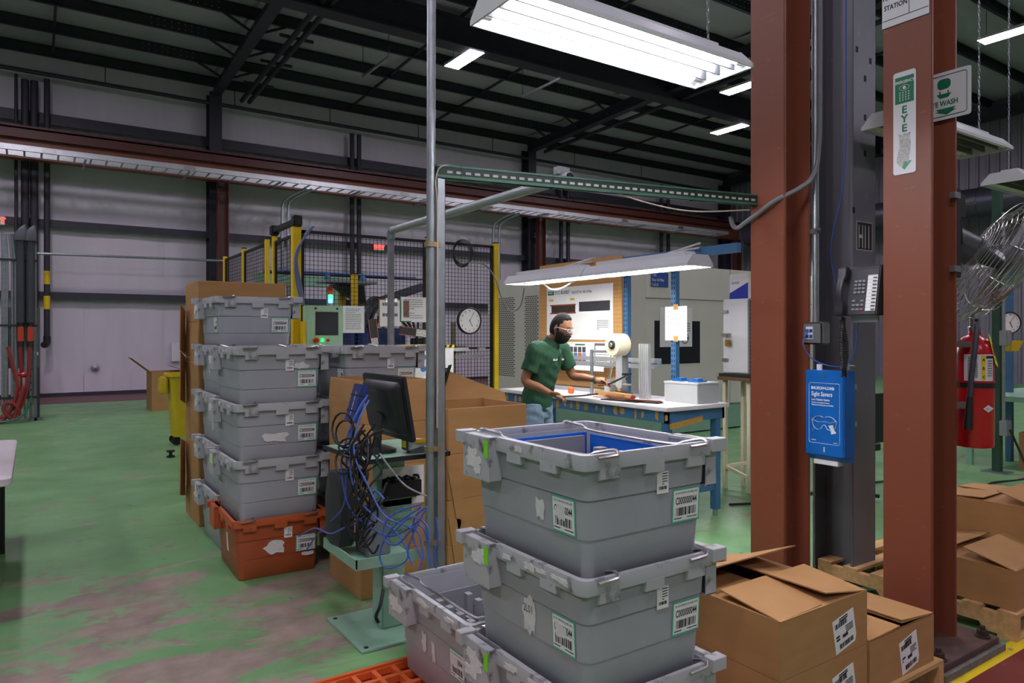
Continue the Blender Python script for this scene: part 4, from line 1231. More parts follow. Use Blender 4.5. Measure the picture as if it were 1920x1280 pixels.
mo = thing('computer_monitor', 'black flat monitor seen from behind on the mint green stand', 'monitor', (1.40, 3.33, .966))
m_mon = M('monitor_black', '1d1e22', .4, var=.08)
mf = Fr((.10, 0, .04), (0, -1, 0), (-.17, 0, .985))       # panel back faces -X
B().fbox(mf, -.245, .245, .02, .34, -.035, -.008).build('panel', m_mon, mo, bevel=.006)
B().loft([[mf.pt(x, y + .18, h) for x, y, _ in rrect(w_, hh, .03, 0)] for h, w_, hh in ((-.01, .44, .27), (.012, .42, .25), (.03, .34, .20))]).build('rear_shell', m_mon, mo, True)
B().fbox(mf, -.22, .22, .04, .325, -.0365, -.035).build('screen', M('dark_screen', '0c0d10', .15), mo)
text(mo, mf, -.10, .262, 'ViewSonic', .030, M('gray_print', '5b5c60', .5), .0312, 'LEFT', .0005, .8)
B().loft([[mf.pt(x, y + b, h) for x, y, _ in rrect(w_, .03, .01, 0)] for b, h, w_ in ((.14, .04, .10), (.06, .055, .09), (-.03, .075, .10))]).build('neck', m_mon, mo)
B().loft([rrect(.20, .24, .05, z, -.0, 0) for z in (0, .016)] ).build('base', m_mon, mo, True)
B().fbox(mf, .14, .19, .06, .085, -.007, -.004).build('port_label', m_paper, mo)
B().fbox(mf, .09, .125, .055, .085, -.008, .012).build('video_plug', M('vga_blue', '1e3f9c', .5), mo)
bx = thing('adapter_box', 'dark blue network adapter box strapped behind the monitor neck', 'adapter', (1.325, 3.36, 1.11))
af = Fr((0, 0, 0), (0, -1, 0), (.28, 0, .96))
B().fbox(af, -.055, .055, 0, .19, 0, .035).build('case', M('adapter_blue', '24346f', .4, var=.06), bx, bevel=.003)
B().fbox(af, -.056, .056, .05, .056, -.001, .037).fbox(af, -.056, .056, .13, .136, -.001, .037).build('cable_tie', m_black, bx)
lines_of_print(bx, Fr(af.pt(.0, .02, .0352), af.u, -af.r), 1, 0, .13, 0, .02, M('adapter_print', 'aab4d6', .5), .001, .4, seed=4)
sc = thing('barcode_scanner', 'gray handheld barcode scanner with yellow trigger lying on the stand shelf', 'scanner', (1.57, 3.17, .966))
m_sg = M('scanner_gray', 'b9bab4', .45)
B().loft([[Vector((x_, y_ * .9, .045 + z_)) for y_, z_, _ in rrect(w_, h_, .012, 0)] for x_, w_, h_ in ((-.06, .062, .055), (-.045, .066, .06), (.01, .05, .045), (.05, .036, .034), (.14, .034, .03))]).build('body', m_sg, sc, True)
B().box(-.066, -.055, -.032, .032, .016, .076).build('nose_bumper', M('scanner_dark', '3a3b3e', .5), sc, bevel=.004)
B().box(-.0675, -.066, -.02, .02, .03, .062).build('scan_window', M('scan_yellow', 'c9c21a', .3), sc)
B().box(-.02, .05, -.030, -.024, .05, .068).build('trigger', M('scanner_yellow', 'e8a90c', .5), sc)
B().loft([rrect(.10, .06, .02, 0), rrect(.07, .04, .02, .03)]).build('cradle', M('scanner_dark', '3a3b3e', .5), sc)

# power strip, printer, sign and dark case at the stand
ps = thing('power_strip', 'black power strip and adapter fixed to the stand post', 'power strip', (1.50, 3.395, .70))
B().box(.0, .20, -.028, .02, 0, .085).build('case', m_black, ps, bevel=.004)
for k in range(5): B().lathe([(.012, 0), (.012, .012), (.007, .014)], (.02 + k * .036, -.004, .085), (0, 0, 1), 10).build('socket', m_kcable, ps)
sg = thing('paper_sign', 'white paper sign with big black letters behind the power strip', 'sign', (1.50, 3.425, .65))
B().box(0, .24, -.003, 0, 0, .20).build('sheet', m_paper, sg)
text(sg, FY(.01, -.003, 0), 0, .085, 'STOP', .10, m_ink, .001, 'LEFT', .003, .85)
o = B().box(-.06, .06, -.10, .06, 0, .22).build('gray_device', M('device_gray', '6d7074', .5), None, bevel=.005); o.location = (1.40, 3.33, .468)
tag(o, 'gray metal device box standing in the stand tray', 'device')
o = B().loft([[Vector((1.27 + dx, 3.42 + (y_ * k), .51 + z)) for dx, y_ in ((-.035, -.1), (-.05, 0), (-.035, .1), (.035, .1), (.04, 0), (.035, -.1))] for z, k in ((0, .9), (.06, 1.1), (.22, 1.15), (.33, .8), (.36, .4))]).build('dark_case', M('dark_case_gray', '2f3034', .6), None, True, bevel=.004)
tag(o, 'rounded dark gray case behind the cable tangle on the stand tray', 'case')

# cable tangle: every cable its own thing
rc = random.Random(21)
def P(px, py, d): return at_d(px, py, d)
blue_paths = [
    [(690, 740, 3.25), (668, 775, 3.22), (648, 830, 3.2), (640, 880, 3.2), (655, 950, 3.2), (690, 985, 3.2), (730, 1005, 3.18), (775, 985, 3.1), (795, 960, 3.08)],
    [(688, 745, 3.25), (660, 800, 3.22), (656, 870, 3.18), (670, 930, 3.16), (705, 970, 3.15), (745, 1000, 3.12), (765, 1045, 3.1), (728, 1065, 3.12), (712, 1040, 3.14), (735, 990, 3.12), (790, 950, 3.08)],
    [(692, 750, 3.25), (672, 790, 3.2), (664, 850, 3.16), (690, 910, 3.14), (720, 965, 3.12), (760, 985, 3.1), (785, 1000, 3.07), (795, 1050, 3.05)],
    [(560, 1005, 4.35), (590, 990, 3.9), (620, 1000, 3.4), (655, 985, 3.25), (700, 975, 3.2)],
    [(575, 1030, 4.3), (600, 995, 3.9), (628, 970, 3.4), (646, 940, 3.25), (650, 860, 3.2)],
    [(790, 945, 3.07), (755, 955, 3.1), (725, 975, 3.12), (720, 1010, 3.12), (745, 1020, 3.1), (780, 985, 3.06), (798, 1000, 3.05), (806, 1060, 3.05)],
    [(800, 950, 3.06), (778, 970, 3.08), (775, 1010, 3.08), (790, 1045, 3.06), (785, 1070, 3.05)],
    [(798, 955, 3.05), (780, 990, 3.05), (765, 1030, 3.06), (775, 1060, 3.05)],
    [(818, 970, 3.33), (821, 1010, 3.33), (814, 1040, 3.33), (821, 1075, 3.33)],
    [(720, 935, 3.15), (705, 920, 3.18), (690, 930, 3.2), (672, 900, 3.2)],
    [(735, 1000, 3.1), (770, 970, 3.07), (800, 985, 3.05), (803, 1030, 3.04)]]
for p in blue_paths:
    o = B().tube(smooth_path([P(*q) for q in p], 6), .0042, 6).build('network_cable', m_bcable, None, True)
    tag(o, 'blue network cable in the tangle hanging beside the mint green stand', 'cable', 'blue cables on the stand')
for k in range(14):
    x0 = rc.uniform(660, 705); d0 = rc.uniform(3.14, 3.24)
    y0_ = rc.uniform(790, 830); y1_ = rc.uniform(930, 1035)
    pts = [P(x0 + rc.uniform(0, 22), y0_, d0)]
    for j in range(1, 6):
        pts.append(P(x0 + rc.uniform(-22, 18), y0_ + (y1_ - y0_) * j / 5 + rc.uniform(-8, 8), d0 + rc.uniform(-.03, .03)))
    pts.append(P(x0 + rc.uniform(5, 35), y1_ - rc.uniform(10, 40), d0))
    o = B().tube(smooth_path(pts, 6), rc.uniform(.004, .0058), 6).build('black_cable', m_kcable, None, True)
    tag(o, 'black cable in the tangle hanging beside the mint green stand', 'cable', 'black cables on the stand')
for k in range(6):
    cx, cy, d0 = rc.uniform(640, 690), rc.uniform(800, 930), rc.uniform(3.14, 3.2)
    rx, ry = rc.uniform(12, 24), rc.uniform(16, 40)
    pts = [P(cx + rx * math.cos(2 * PI * j / 14), cy + ry * math.sin(2 * PI * j / 14), d0 + .02 * math.sin(j)) for j in range(14)]
    o = B().tube(pts, .005, 6, True).build('cable_loop', m_kcable, None, True)
    tag(o, 'coiled loop of black cable in the tangle beside the stand', 'cable', 'black cable loops on the stand')
o = B().tube(smooth_path([P(712, 850, 3.12), P(730, 875, 3.1), P(760, 910, 3.1), P(800, 930, 3.06)]), .0042, 6).build('scanner_cable', m_gcable, None, True)
tag(o, 'gray scanner cable hanging off the front of the stand shelf', 'cable')
# ================================================================ CEILING LIGHTS
m_hb = EM('highbay_panel', 'f8eeff', HIGHBAY_W)
def high_bay(x, y, label, z=8.0):
    t = thing('high_bay_light', label, 'light fixture', (x, y, z), 0, 'ceiling high bay lights')
    B().box(-.20, .20, -.62, .62, .0, .06).box(-.10, .10, -.5, .5, .06, .11).build('housing', m_fix, t, bevel=.006)
    B().box(-.185, .185, -.60, .60, -.006, 0).build('diffuser', m_hb, t)
    for s_ in (-1, 1):
        B().cyl((0, s_ * .5, .11), (0, s_ * .5, roof(y) - z - .1), .006, 6).build('hanger', m_dark, t)
high_bay(8.4, 14.46, 'glowing ceiling light panel next to the jack beam near the conduit pole')
high_bay(18.2, 14.7, 'glowing ceiling light panel far along the jack beam beside the red column')
high_bay(15.4, 12.0, 'glowing ceiling light panel near the dark rafter beside the red column')
high_bay(17.4, 6.6, 'glowing ceiling light panel past the eyewash signs')
for x in (-7, -.6, 8.6, 17.5):
    for y in (7.2, -.8, -7.5):
        if (x, y) == (17.5, 7.2): continue
        high_bay(x, y, 'ceiling light panel in the regular grid over the work area')
high_bay(-.6, 14.4, 'ceiling light panel in the regular grid over the aisle')
high_bay(-7, 14.4, 'ceiling light panel in the regular grid over the far aisle')

# unlit fixtures behind the columns
strip_fixture('tube_fixture', 'unlit white tube fixture on chains behind the eyewash column', (4.75, 2.195, 2.77), 1.24, .33, 4, False, chains=2.4)
strip_fixture('tube_fixture', 'second unlit white tube fixture on chains beyond the caged fan', (7.05, 2.5, 2.76), 1.24, .33, 4, False, chains=2.4)

# ================================================================ LEFT: UTILITY RACK, TABLE, BIN
UY = 15.35
def ux(px): return at_y(px, 626, UY).x
def uz(py): return at_y(40, py, UY).z
ur = thing('utility_rack', 'steel strut rack carrying conduits and valves in the aisle before the back wall', 'rack', (0, UY, 0))
m_strut = M('dull_galvanized', '7d8286', .45, .7, var=.12, scale=10)
for px in (58, 66): B().box(ux(px) - .025, ux(px) + .025, -.02, .02, 0, uz(455)).build('upright', m_strut, ur)
hol = B().box(-.008, .008, -.003, 0, -.014, .014).mesh('slot')
for k in range(28):
    o = link('slot', hol, m_ink, ur); o.location = (ux(58), -.021, .3 + k * .125)
for py in (488, 610, 745): B().box(-1.9, ux(70), -.035, .0, uz(py) - .02, uz(py) + .02).build('cross_bar', m_dark, ur)
B().box(ux(72) - .02, ux(72) + .02, -.03, .03, 0, .95).build('dark_post', m_dark, ur)
for px in (62, 72): B().box(ux(px) - .06, ux(px) + .06, -.06, .06, 0, .05).build('foot', m_strut, ur)
pan = thing('disconnect_panel', 'gray electrical disconnect panel on the utility rack', 'electrical panel', (0, UY + .05, 0))
B().box(ux(10), ux(75), 0, .2, uz(690), uz(576)).build('cabinet', M('panel_gray', '5d6168', .5), pan, bevel=.006)
B().box(ux(64), ux(71), -.02, 0, uz(625), uz(600)).build('switch_handle', M('handle_red', 'b23c22', .5), pan)
B().box(ux(67), ux(72), -.003, 0, uz(666), uz(660)).build('nameplate', m_paper, pan)
for i, px in enumerate((6, 12, 24, 30, 48)):
    o = B().tube([(ux(px), UY + .02, .05), (ux(px), UY + .02, uz(490)), (ux(px) - .02 * i, UY + .02, uz(440))], .03, 8).build('conduit', m_galv, None, True)
    tag(o, 'upright steel conduit on the utility rack', 'conduit', 'conduits on the utility rack')
for px, lab in ((39, 'thick black hose with hooded cap on the utility rack by the thin pipe'), (57, 'thick black hose with hooded cap on the utility rack by the slotted upright')):
    t = thing('hooded_hose', lab, 'hose', (ux(px), UY - .07, 0))
    B().tube([(0, 0, uz(605)), (0, 0, uz(448))], .068, 12).build('hose', M('hose_charcoal', '3b3d44', .6), t, True)
    B().loft([rrect(.20, .18, .06, uz(452)), rrect(.20, .18, .06, uz(440)), rrect(.12, .12, .05, uz(428), .03), rrect(.03, .05, .012, uz(422), .06)]).build('hood', M('hood_gray', '4a4d54', .5), t, True)
    B().box(-.045, .045, -.05, .05, uz(640), uz(612)).build('valve_handle', M('valve_orange', 'c5421f', .5), t, bevel=.012)
    B().cyl((0, 0, uz(655)), (0, 0, uz(605)), .035, 8).build('fitting', m_dark, t)
m_rhose = M('red_hose', '8e2f30', .45, var=.1)
for k, pts in enumerate(([(38, 650), (40, 740), (20, 770), (0, 795)], [(56, 650), (50, 730), (30, 775), (0, 782)], [(15, 650), (25, 690), (33, 725), (22, 765), (-5, 800)], [(45, 725), (34, 760), (25, 785), (8, 770), (12, 755), (30, 760), (36, 775), (25, 785)])):
    o = B().tube(smooth_path([at_y(a, b, UY - .15 - .05 * k) for a, b in pts], 6), .032, 7).build('red_hose', m_rhose, None, True)
    tag(o, ('red rubber hose hanging off the utility rack', 'red rubber hose hanging off the utility rack', 'red rubber hose hanging off the utility rack', 'looped red rubber hose on the floor at the utility rack')[k], 'hose', 'red hoses on the utility rack')
o = B().tube(smooth_path([at_y(a, b, UY - .35) for a, b in ((60, 745), (45, 775), (25, 787), (-10, 793))], 6), .02, 7).build('green_hose', M('green_hose', '2c6e58', .5), None, True)
tag(o, 'green hose trailing from the utility rack to the floor', 'hose')
rgl = thing('air_regulator', 'air regulator with red knob on the utility rack', 'regulator', (ux(44), UY - .1, uz(715)))
B().lathe([(.06, -.12), (.08, -.08), (.08, .08), (.05, .1)], n=12).build('bowl', m_alu, rgl, True)
B().lathe([(.09, .1), (.10, .14), (.07, .17)], n=12).build('knob', M('knob_red', 'c0262a', .4), rgl, True)

tb = thing('folding_table', 'white plastic folding table with black legs beside the aisle', 'table', (-.50, 5.77, 0))
tops = [rrect(.80, 1.80, .06, z) for z in (.695, .70, .735, .74)]
tops[0] = rrect(.78, 1.78, .05, .695); tops[3] = rrect(.785, 1.785, .05, .74)
B().loft(tops).build('table_top', M('folding_table_white', 'cfc8cc', .5, var=.04), tb, True)
for sy in (-.55, .40):
    for sx in (-.30, .32):
        B().cyl((sx, sy, 0), (sx, sy, .70), .016, 8).build('leg', m_black, tb)
    B().bar((-.30, sy, .10), (.32, sy, .10), .02, .02).build('crossbar', m_black, tb)
o = B().box(-.08, .08, -.10, .10, 0, .09).build('small_box', M('violet_box', '6a5068', .6), None, bevel=.004); o.location = (-.26, 5.55, .74)
tag(o, 'small violet box on the white folding table', 'box')
yb = thing('wheeled_bin', 'yellow wheeled trash bin beside the tall carton tower', 'bin', (1.82, 10.95, 0))
B().loft([rrect(.40, .40, .08, .12), rrect(.50, .50, .08, .95), rrect(.56, .56, .08, .96), rrect(.56, .56, .08, 1.0), rrect(.52, .52, .07, 1.0), rrect(.38, .38, .07, .2)]).build('body', M('bin_yellow', 'c9b11a', .5), yb, True)
B().box(-.36, -.27, -.14, .14, .72, .95).build('handle', M('bin_yellow', 'c9b11a', .5), yb, bevel=.02)
for s_ in (-1, 1): B().cyl((-.16, s_ * .12 - .02, .06), (-.16, s_ * .12 + .02, .06), .06, 12).build('wheel', m_black, yb)
fc_ = open_carton('shipping_carton', 'open brown carton on the floor near the yellow wheeled bin', 1.97, 2.65, 15.8, 16.6, 0, .78, (('-x', 140, .45), ('+x', 20, .3)))
wp = thing('wall_switch', 'small white switch box on the back wall', 'switch box', at_y(329, 660, WY - .08))
B().box(-.10, .10, -.05, .08, -.25, .25).build('case', m_white, wp, bevel=.008)
B().box(-.03, .03, -.065, -.05, -.06, .06).build('lever', m_white, wp, bevel=.006)
# dark spool debris on the floor
o = B().lathe([(.05, 0), (.05, .02), (.02, .03), (.02, .06), (.05, .07), (.05, .09)], at_z(320, 857, .0), (0, 0, 1), 10).build('cable_scrap', m_kcable, None, True)
tag(o, 'small black scrap lying on the floor by the tall cartons', 'scrap')

# ================================================================ ROBOT CELL FENCE
FYY = 7.4; FXX = 2.276; FH = 2.67
m_mesh = M('black_fence_wire', '1b1b1e', .5, .3)
fen = thing('safety_fence', 'yellow posted black mesh safety fence around the robot cell', 'fence', (FXX, FYY, 0))
def fence_post(label, x, y, w_=.06, h=FH, solo=False):
    par = thing('yellow_post', label, 'post', (x, y, 0)) if solo else fen
    ox, oy = (0, 0) if solo else (x - FXX, y - FYY)
    t = B().box(-w_ / 2, w_ / 2, -w_ / 2, w_ / 2, .01, h).build('post_tube' if solo else 'fence_post', m_yellow, par, bevel=.004)
    t.location = (ox, oy, 0)
    B().box(-.07, .07, -.07, .07, 0, .012).build('foot_plate', m_yellow, t)
    B().box(-w_ / 2 - .002, w_ / 2 + .002, -w_ / 2 - .002, w_ / 2 + .002, h, h + .012).build('cap', m_black, t)
def fence_panel(label, p, q, z0, z1, step=.045):
    p, q = Vector((*p, 0)), Vector((*q, 0))
    L = (q - p).length
    zm = (z0 + z1) / 2
    t = B().box(0, L, -.012, .012, z0, z0 + .03).box(0, L, -.012, .012, z1 - .03, z1).box(0, .03, -.012, .012, z0, z1).box(L - .03, L, -.012, .012, z0, z1).box(0, L, -.012, .012, zm - .012, zm + .012).build('mesh_panel', m_mesh, fen)
    t.location = (p.x - FXX, p.y - FYY, 0); t.rotation_euler = (0, 0, math.atan2(q.y - p.y, q.x - p.x))
    b = B(); x = step
    while x < L:
        b.box(x - .0022, x + .0022, -.0022, .0022, z0 + .01, z1 - .01); x += step
    z = z0 + step
    while z < z1:
        b.box(.01, L - .01, -.0065, -.0022, z - .0022, z + .0022); z += step
    o = b.build('wire_mesh', m_mesh, t); o['kind'] = 'stuff'
fence_post('thick yellow corner post of the mesh fence by the control panel', FXX, FYY, .085)
fence_post('yellow fence post behind the conduit pole', 3.82, FYY)
fence_post('yellow fence post at the clock end of the mesh fence', 4.75, FYY)
for y, lab in ((8.19, 'yellow fence post nearest behind the thick corner post'), (8.50, 'second yellow fence post behind the thick corner post'), (9.60, 'yellow fence post halfway along the aisle side of the fence'), (10.70, 'last yellow fence post on the aisle side of the fence')):
    fence_post(lab, FXX, y, .05, 2.66)
fence_panel('black mesh fence panel between the control panel and the conduit pole', (2.33, FYY), (3.78, FYY), .12, 2.64)
fence_panel('black mesh fence panel that carries the round clock', (3.86, FYY), (4.71, FYY), .12, 2.64)
fence_panel('black mesh fence gate next to the thick corner post', (FXX, 7.46), (FXX, 8.15), .12, 2.60)
fence_panel('black mesh fence panel in the middle of the aisle side', (FXX, 8.54), (FXX, 9.56), .12, 2.62)
fence_panel('black mesh fence panel at the far end of the aisle side', (FXX, 9.64), (FXX, 10.66), .12, 2.62)
gr_ = thing('gate_rail', 'black sliding gate rail on top of the fence corner', 'rail', (FXX, FYY, 0))
B().box(-.03, .03, -.05, .85, 2.70, 2.75).build('rail', m_black, gr_)
for y in (-.03, .80): B().box(-.045, .045, y - .05, y + .05, 2.672, 2.78).build('roller', m_black, gr_, bevel=.01)
# control panel with touch screen
cp = thing('control_panel', 'mint green control panel with dark touch screen and push buttons', 'control panel', (2.52, 7.34, 1.63))
B().box(-.195, .195, -.13, .0, -.215, .215).build('enclosure', M('control_mint', '9fc9a4', .45, var=.04), cp, bevel=.005)
CF = FY(0, -.13, 0)
B().fbox(CF, -.10, .14, -.09, .15, 0, .012).build('screen_bezel', m_black, cp, bevel=.003)
B().fbox(CF, -.08, .12, -.065, .13, .012, .0135).build('screen', M('touch_screen', '3c3e46', .15), cp)
B().cyl(CF.pt(-.095, -.145, 0), CF.pt(-.095, -.145, .008), .034, 18).build('button_ring', M('button_amber', 'd9a313', .4), cp)
B().cyl(CF.pt(-.095, -.145, .008), CF.pt(-.095, -.145, .03), .022, 18).build('stop_button', M('button_red', 'b71c15', .35), cp)
B().cyl(CF.pt(-.03, -.145, 0), CF.pt(-.03, -.145, .012), .017, 16).build('start_button', M('button_green_lit', '17c34a', .35, emit=1.2), cp)
B().cyl(CF.pt(.03, -.145, 0), CF.pt(.03, -.145, .012), .015, 16).build('reset_button', M('button_red', 'b71c15', .35), cp)
for a in (-.10, .13): B().cyl(CF.pt(a, .185, 0), CF.pt(a, .185, .006), .011, 10).build('latch', m_black, cp)
B().box(-.225, -.195, -.12, -.02, -.20, .05).build('yellow_bracket', m_yellow, cp)
sl = thing('stack_light', 'small stack light lit green and blue above the control panel', 'signal light', (2.60, 7.27, 1.845))
for z, nm, mt in ((0, 'base', m_galv), (.03, 'blue_lens', EM('stack_blue', '2a5cff', 5)), (.075, 'green_lens', EM('stack_green', '19e03c', 5)), (.12, 'amber_lens', M('stack_amber', 'd9601a', .4)), (.165, 'red_lens', M('stack_red', 'b81f18', .4))):
    B().cyl((0, 0, z), (0, 0, z + .043), .024, 14).build(nm, mt, sl, True)
# paper sheets and clipboards on the fence
def sheet(name, label, px0, px1, py0, py1, Y, cat='sheet', seed=1, rows=10, board=None):
    a = at_y(px0, py0, Y); b = at_y(px1, py1, Y)
    t = thing(name, label, cat, (a.x, Y, b.z))
    W_, H_ = b.x - a.x, a.z - b.z
    if board: B().box(-.012, W_ + .004, .002, .006, -.01, H_ + .012).build('board', board, t)
    B().box(0, W_, -.002, .001, 0, H_).build('paper', m_paper, t)
    lines_of_print(t, FY(0, -.002, 0), rows, W_ * .12, W_ * .85, H_ * .9, H_ * .8 / rows, M('print_gray', '77777c', .8), .001, .3, seed=seed)
    return t, W_, H_
sheet('paper_sheet', 'white paper sheet with printed lines hung on the fence beside the control panel', 643, 683, 573, 624, 7.385, seed=2, rows=12)
m_brown = M('clipboard_brown', '8a6038', .6)
t, W_, H_ = sheet('clipboard', 'brown clipboard with blank paper on the fence behind the strut post', 712, 752, 562, 612, 7.382, 'clipboard', 3, 2, m_brown)
B().box(W_ * .25, W_ * .8, -.012, 0, H_ - .02, H_ + .02).build('clip', m_steel, t)
t, W_, H_ = sheet('plastic_sleeve', 'instruction sheet in a clear sleeve beside the conduit pole', 751, 800, 556, 604, 7.382, 'sheet', 5, 9)
B().box(W_ * .10, W_ * .32, -.004, -.002, H_ * .2, H_ * .85).build('photo_print', M('photo_brown', '7a5a48', .6, var=.5, scale=50), t)
B().box(-.01, 0, -.004, .0, 0, H_).box(0, W_ * .4, -.004, 0, .0, .012).build('green_edge', m_sgreen, t)
# sample part strips hanging on the fence
for i, (px, py, ang) in enumerate(((700, 625, .12), (772, 622, 1.45))):
    c_ = at_y(px, py, 7.385)
    t = thing('plastic_strip', ('dark trim part with copper edges hanging upright on the fence', 'dark trim part with copper edges hanging level behind the conduit pole')[i], 'trim part', c_)
    fr = Fr((0, 0, 0), (math.cos(ang), 0, math.sin(ang)), (-math.sin(ang), 0, math.cos(ang)))
    B().fbox(fr, -.05, .05, -.26, .16, 0, .012).build('strip', m_black, t)
    for a in (-.05, .042): B().fbox(fr, a, a + .008, -.05, .16, .012, .018).build('edge', M('copper_edge', 'a4573d', .4, .4), t)
    B().fbox(fr, -.04, .04, -.26, -.05, .012, .015).build('chipped_back', M('chipped_white', 'c9c6c0', .7, var=.4, scale=60), t)
# clock
def clock(label, c_, R_, fr):
    t = thing('wall_clock', label, 'clock', c_)
    n = fr.n
    B().lathe([(R_ * .9, -.03), (R_, -.02), (R_, .012), (R_ * .94, .022), (R_ * .88, .012)], (0, 0, 0), n, 36, False).build('rim', m_black, t, True)
    B().lathe([(R_ * .9, .0), (R_ * .9, .008)], (0, 0, 0), n, 36).build('dial', m_paper, t)
    for k in range(1, 13):
        a = PI / 2 - k * PI / 6
        text(t, fr, R_ * .72 * math.cos(a), R_ * .72 * math.sin(a) - R_ * .07, str(k), R_ * .2, m_ink, .0095, 'CENTER', .0006, .85)
    for ang, L, w_ in ((PI / 2 - 5.08 * PI / 6, .48, .035), (PI / 2 - 1.0 * PI / 6, .72, .022)):
        d = Vector((math.cos(ang), math.sin(ang)))
        B().bar(fr.pt(-d.x * R_ * .1, -d.y * R_ * .1, .012), fr.pt(d.x * R_ * L, d.y * R_ * L, .012), .003, R_ * w_, n).build('hand', m_ink, t)
    return t
clock('round white wall clock with black rim hanging on the mesh fence', at_y(880, 601, 7.357), .165, FY(0, 0, 0))
# air fittings, bracket rail and coiled hose on the fence
t = thing('hose_coil', 'coiled black air hose hanging on the fence above the clock', 'hose', at_y(866, 478, 7.33))
for k in range(4):
    B().tube([(.12 * math.cos(2 * PI * j / 24) * (1 + .05 * k), -.01 * k, .145 * math.sin(2 * PI * j / 24) + .012 * k) for j in range(24)], .006, 5, True).build('coil', m_kcable, t, True)
o = B().tube(smooth_path([at_y(878, 492, 7.3), at_y(910, 497, 7.3), at_y(930, 525, 7.25), at_y(938, 552, 7.2), at_y(955, 582, 7.15), at_y(975, 575, 7.1), at_y(983, 540, 7.05)]), .008, 6).build('air_hose', m_gcable, None, True)
tag(o, 'gray air hose sagging from the fence clock to the bench lamp', 'hose')
t = thing('aluminium_rail', 'aluminium extrusion rail bolted across the fence under the clock', 'rail', at_y(838, 655, 7.385))
B().box(0, .28, -.03, .0, -.02, .02).box(.42, .52, -.03, 0, -.02, .02).build('extrusion', m_alu, t)
B().box(.1, .50, -.02, .0, -.10, -.07).build('lower_bar', m_galv, t)
B().box(-.12, -.02, -.06, 0, -.08, .02).build('solenoid_valve', M('valve_cream', 'b9b5a6', .5), t, bevel=.008)
# cable bundle on the corner post
for k in range(5):
    o = B().tube(smooth_path([at_y(588 - 2 * k, 424 + k, 7.25), at_y(576 - k, 440, 7.25), at_y(558 + k, 465, 7.28), at_y(553 + k, 490, 7.29), at_y(556 + 2 * k, 530, 7.29), at_y(566 + k, 572, 7.28)], 5), .008, 6).build('bundled_cable', (m_bcable, m_gcable, m_gcable, m_bcable, m_gcable)[k], None, True)
    tag(o, ('blue' if k in (0, 3) else 'gray') + ' cable tied along the thick yellow corner post', 'cable', ('blue' if k in (0, 3) else 'gray') + ' cables on the corner post')

# ---- machines inside the cell
mf_ = thing('green_press_frame', 'pale green welded portal frame inside the fenced cell', 'machine frame', (2.85, 10.35, 0))
for x in (0, .9):
    B().box(x - .08, x + .08, -.08, .08, 0, 2.35).build('leg', m_mint, mf_)
B().box(-.2, 1.1, -.1, .1, 2.25, 2.42).build('beam', m_mint, mf_)
B().box(.15, .75, -.2, .2, 1.5, 1.58).build('bolster', m_mint, mf_)
bp_ = thing('blue_assembly_machine', 'blue assembly machine with black tooling behind the fence', 'machine', (3.15, 7.75, 0))
B().box(0, .55, 0, .6, 0, 1.62).build('cabinet', M('machine_blue', '1f428f', .45, var=.08), bp_, bevel=.01)
B().box(.6, 1.2, .0, .5, .9, 1.05).build('table_plate', m_dark, bp_)
B().box(.75, .95, .1, .3, 1.05, 1.5).build('tool_head', m_black, bp_, bevel=.01)
B().box(-.45, -.05, .1, .5, .0, 1.85).build('side_cabinet', M('machine_blue', '1f428f', .45, var=.08), bp_, bevel=.01)
for k in range(4):
    B().tube(smooth_path([(.1 + .1 * k, .1, 1.62), (.15 + .1 * k, .0, 1.85), (.3 + .1 * k, .1, 1.95), (.5 + .1 * k, .2, 1.8), (.8, .2, 1.5)]), .016, 6).build('hose', m_kcable, bp_, True)
B().box(.9, 1.5, .2, .25, 1.3, 1.4).box(.95, 1.0, .2, .25, 1.0, 1.9).box(1.3, 1.35, .2, .25, .9, 1.7).build('linkage', m_steel, bp_)
sh = thing('equipment_shelf', 'gray equipment shelf with blue brackets inside the fenced cell', 'shelf', at_y(650, 532, 8.75))
B().box(-.34, .34, -.2, .2, 0, .03).build('shelf_board', M('shelf_gray', '8c9092', .5), sh)
for x in (-.22, .26): B().poly(FX(x, .1, .03), [(-.1, 0), (.1, 0), (.0, .12)], -.02, .02).build('bracket', m_blue, sh)
B().box(-.04, .04, .14, .2, -2.18, 0).build('shelf_post', m_yellow, sh)
B().loft([rrect(.4, .3, .05, -.02), rrect(.1, .1, .02, -.25, .2)]).build('funnel', m_dark, sh)
ra_ = thing('robot_arm', 'dark articulated robot arm behind the mesh fence', 'robot', (3.72, 9.65, 0))
B().lathe([(.2, 0), (.2, .9), (.16, .95), (.16, 1.2)], n=18).build('pedestal', m_dark, ra_, True)
B().bar((0, 0, 1.2), (.35, -.1, 2.0), .16, .14).build('lower_arm', M('robot_gray', '50545c', .4), ra_, bevel=.02)
B().bar((.35, -.1, 2.0), (1.05, -.25, 2.25), .12, .12).build('upper_arm', M('robot_gray', '50545c', .4), ra_, bevel=.02)
B().lathe([(.09, -.09), (.1, 0), (.09, .09)], (.35, -.1, 2.0), (0, 1, 0), 14).build('elbow_joint', m_dark, ra_, True)
B().bar((1.05, -.25, 2.25), (1.2, -.3, 1.95), .07, .07).build('wrist', m_blue, ra_)
bt = thing('wire_basket_tray', 'black wire basket cable tray with colored cables across the fenced cell', 'cable tray', (2.4, 9.0, 2.32))
bb = B()
for k in range(26): bb.box(.05 + k * .085, .053 + k * .085, 0, .2, 0, .003)
for y in (0, .05, .1, .15, .2): bb.box(0, 2.2, y - .002, y + .002, -.003, .003)
for y in (0, .2): bb.box(0, 2.2, y - .002, y + .002, .06, .064)
bb.build('basket', m_mesh, bt)
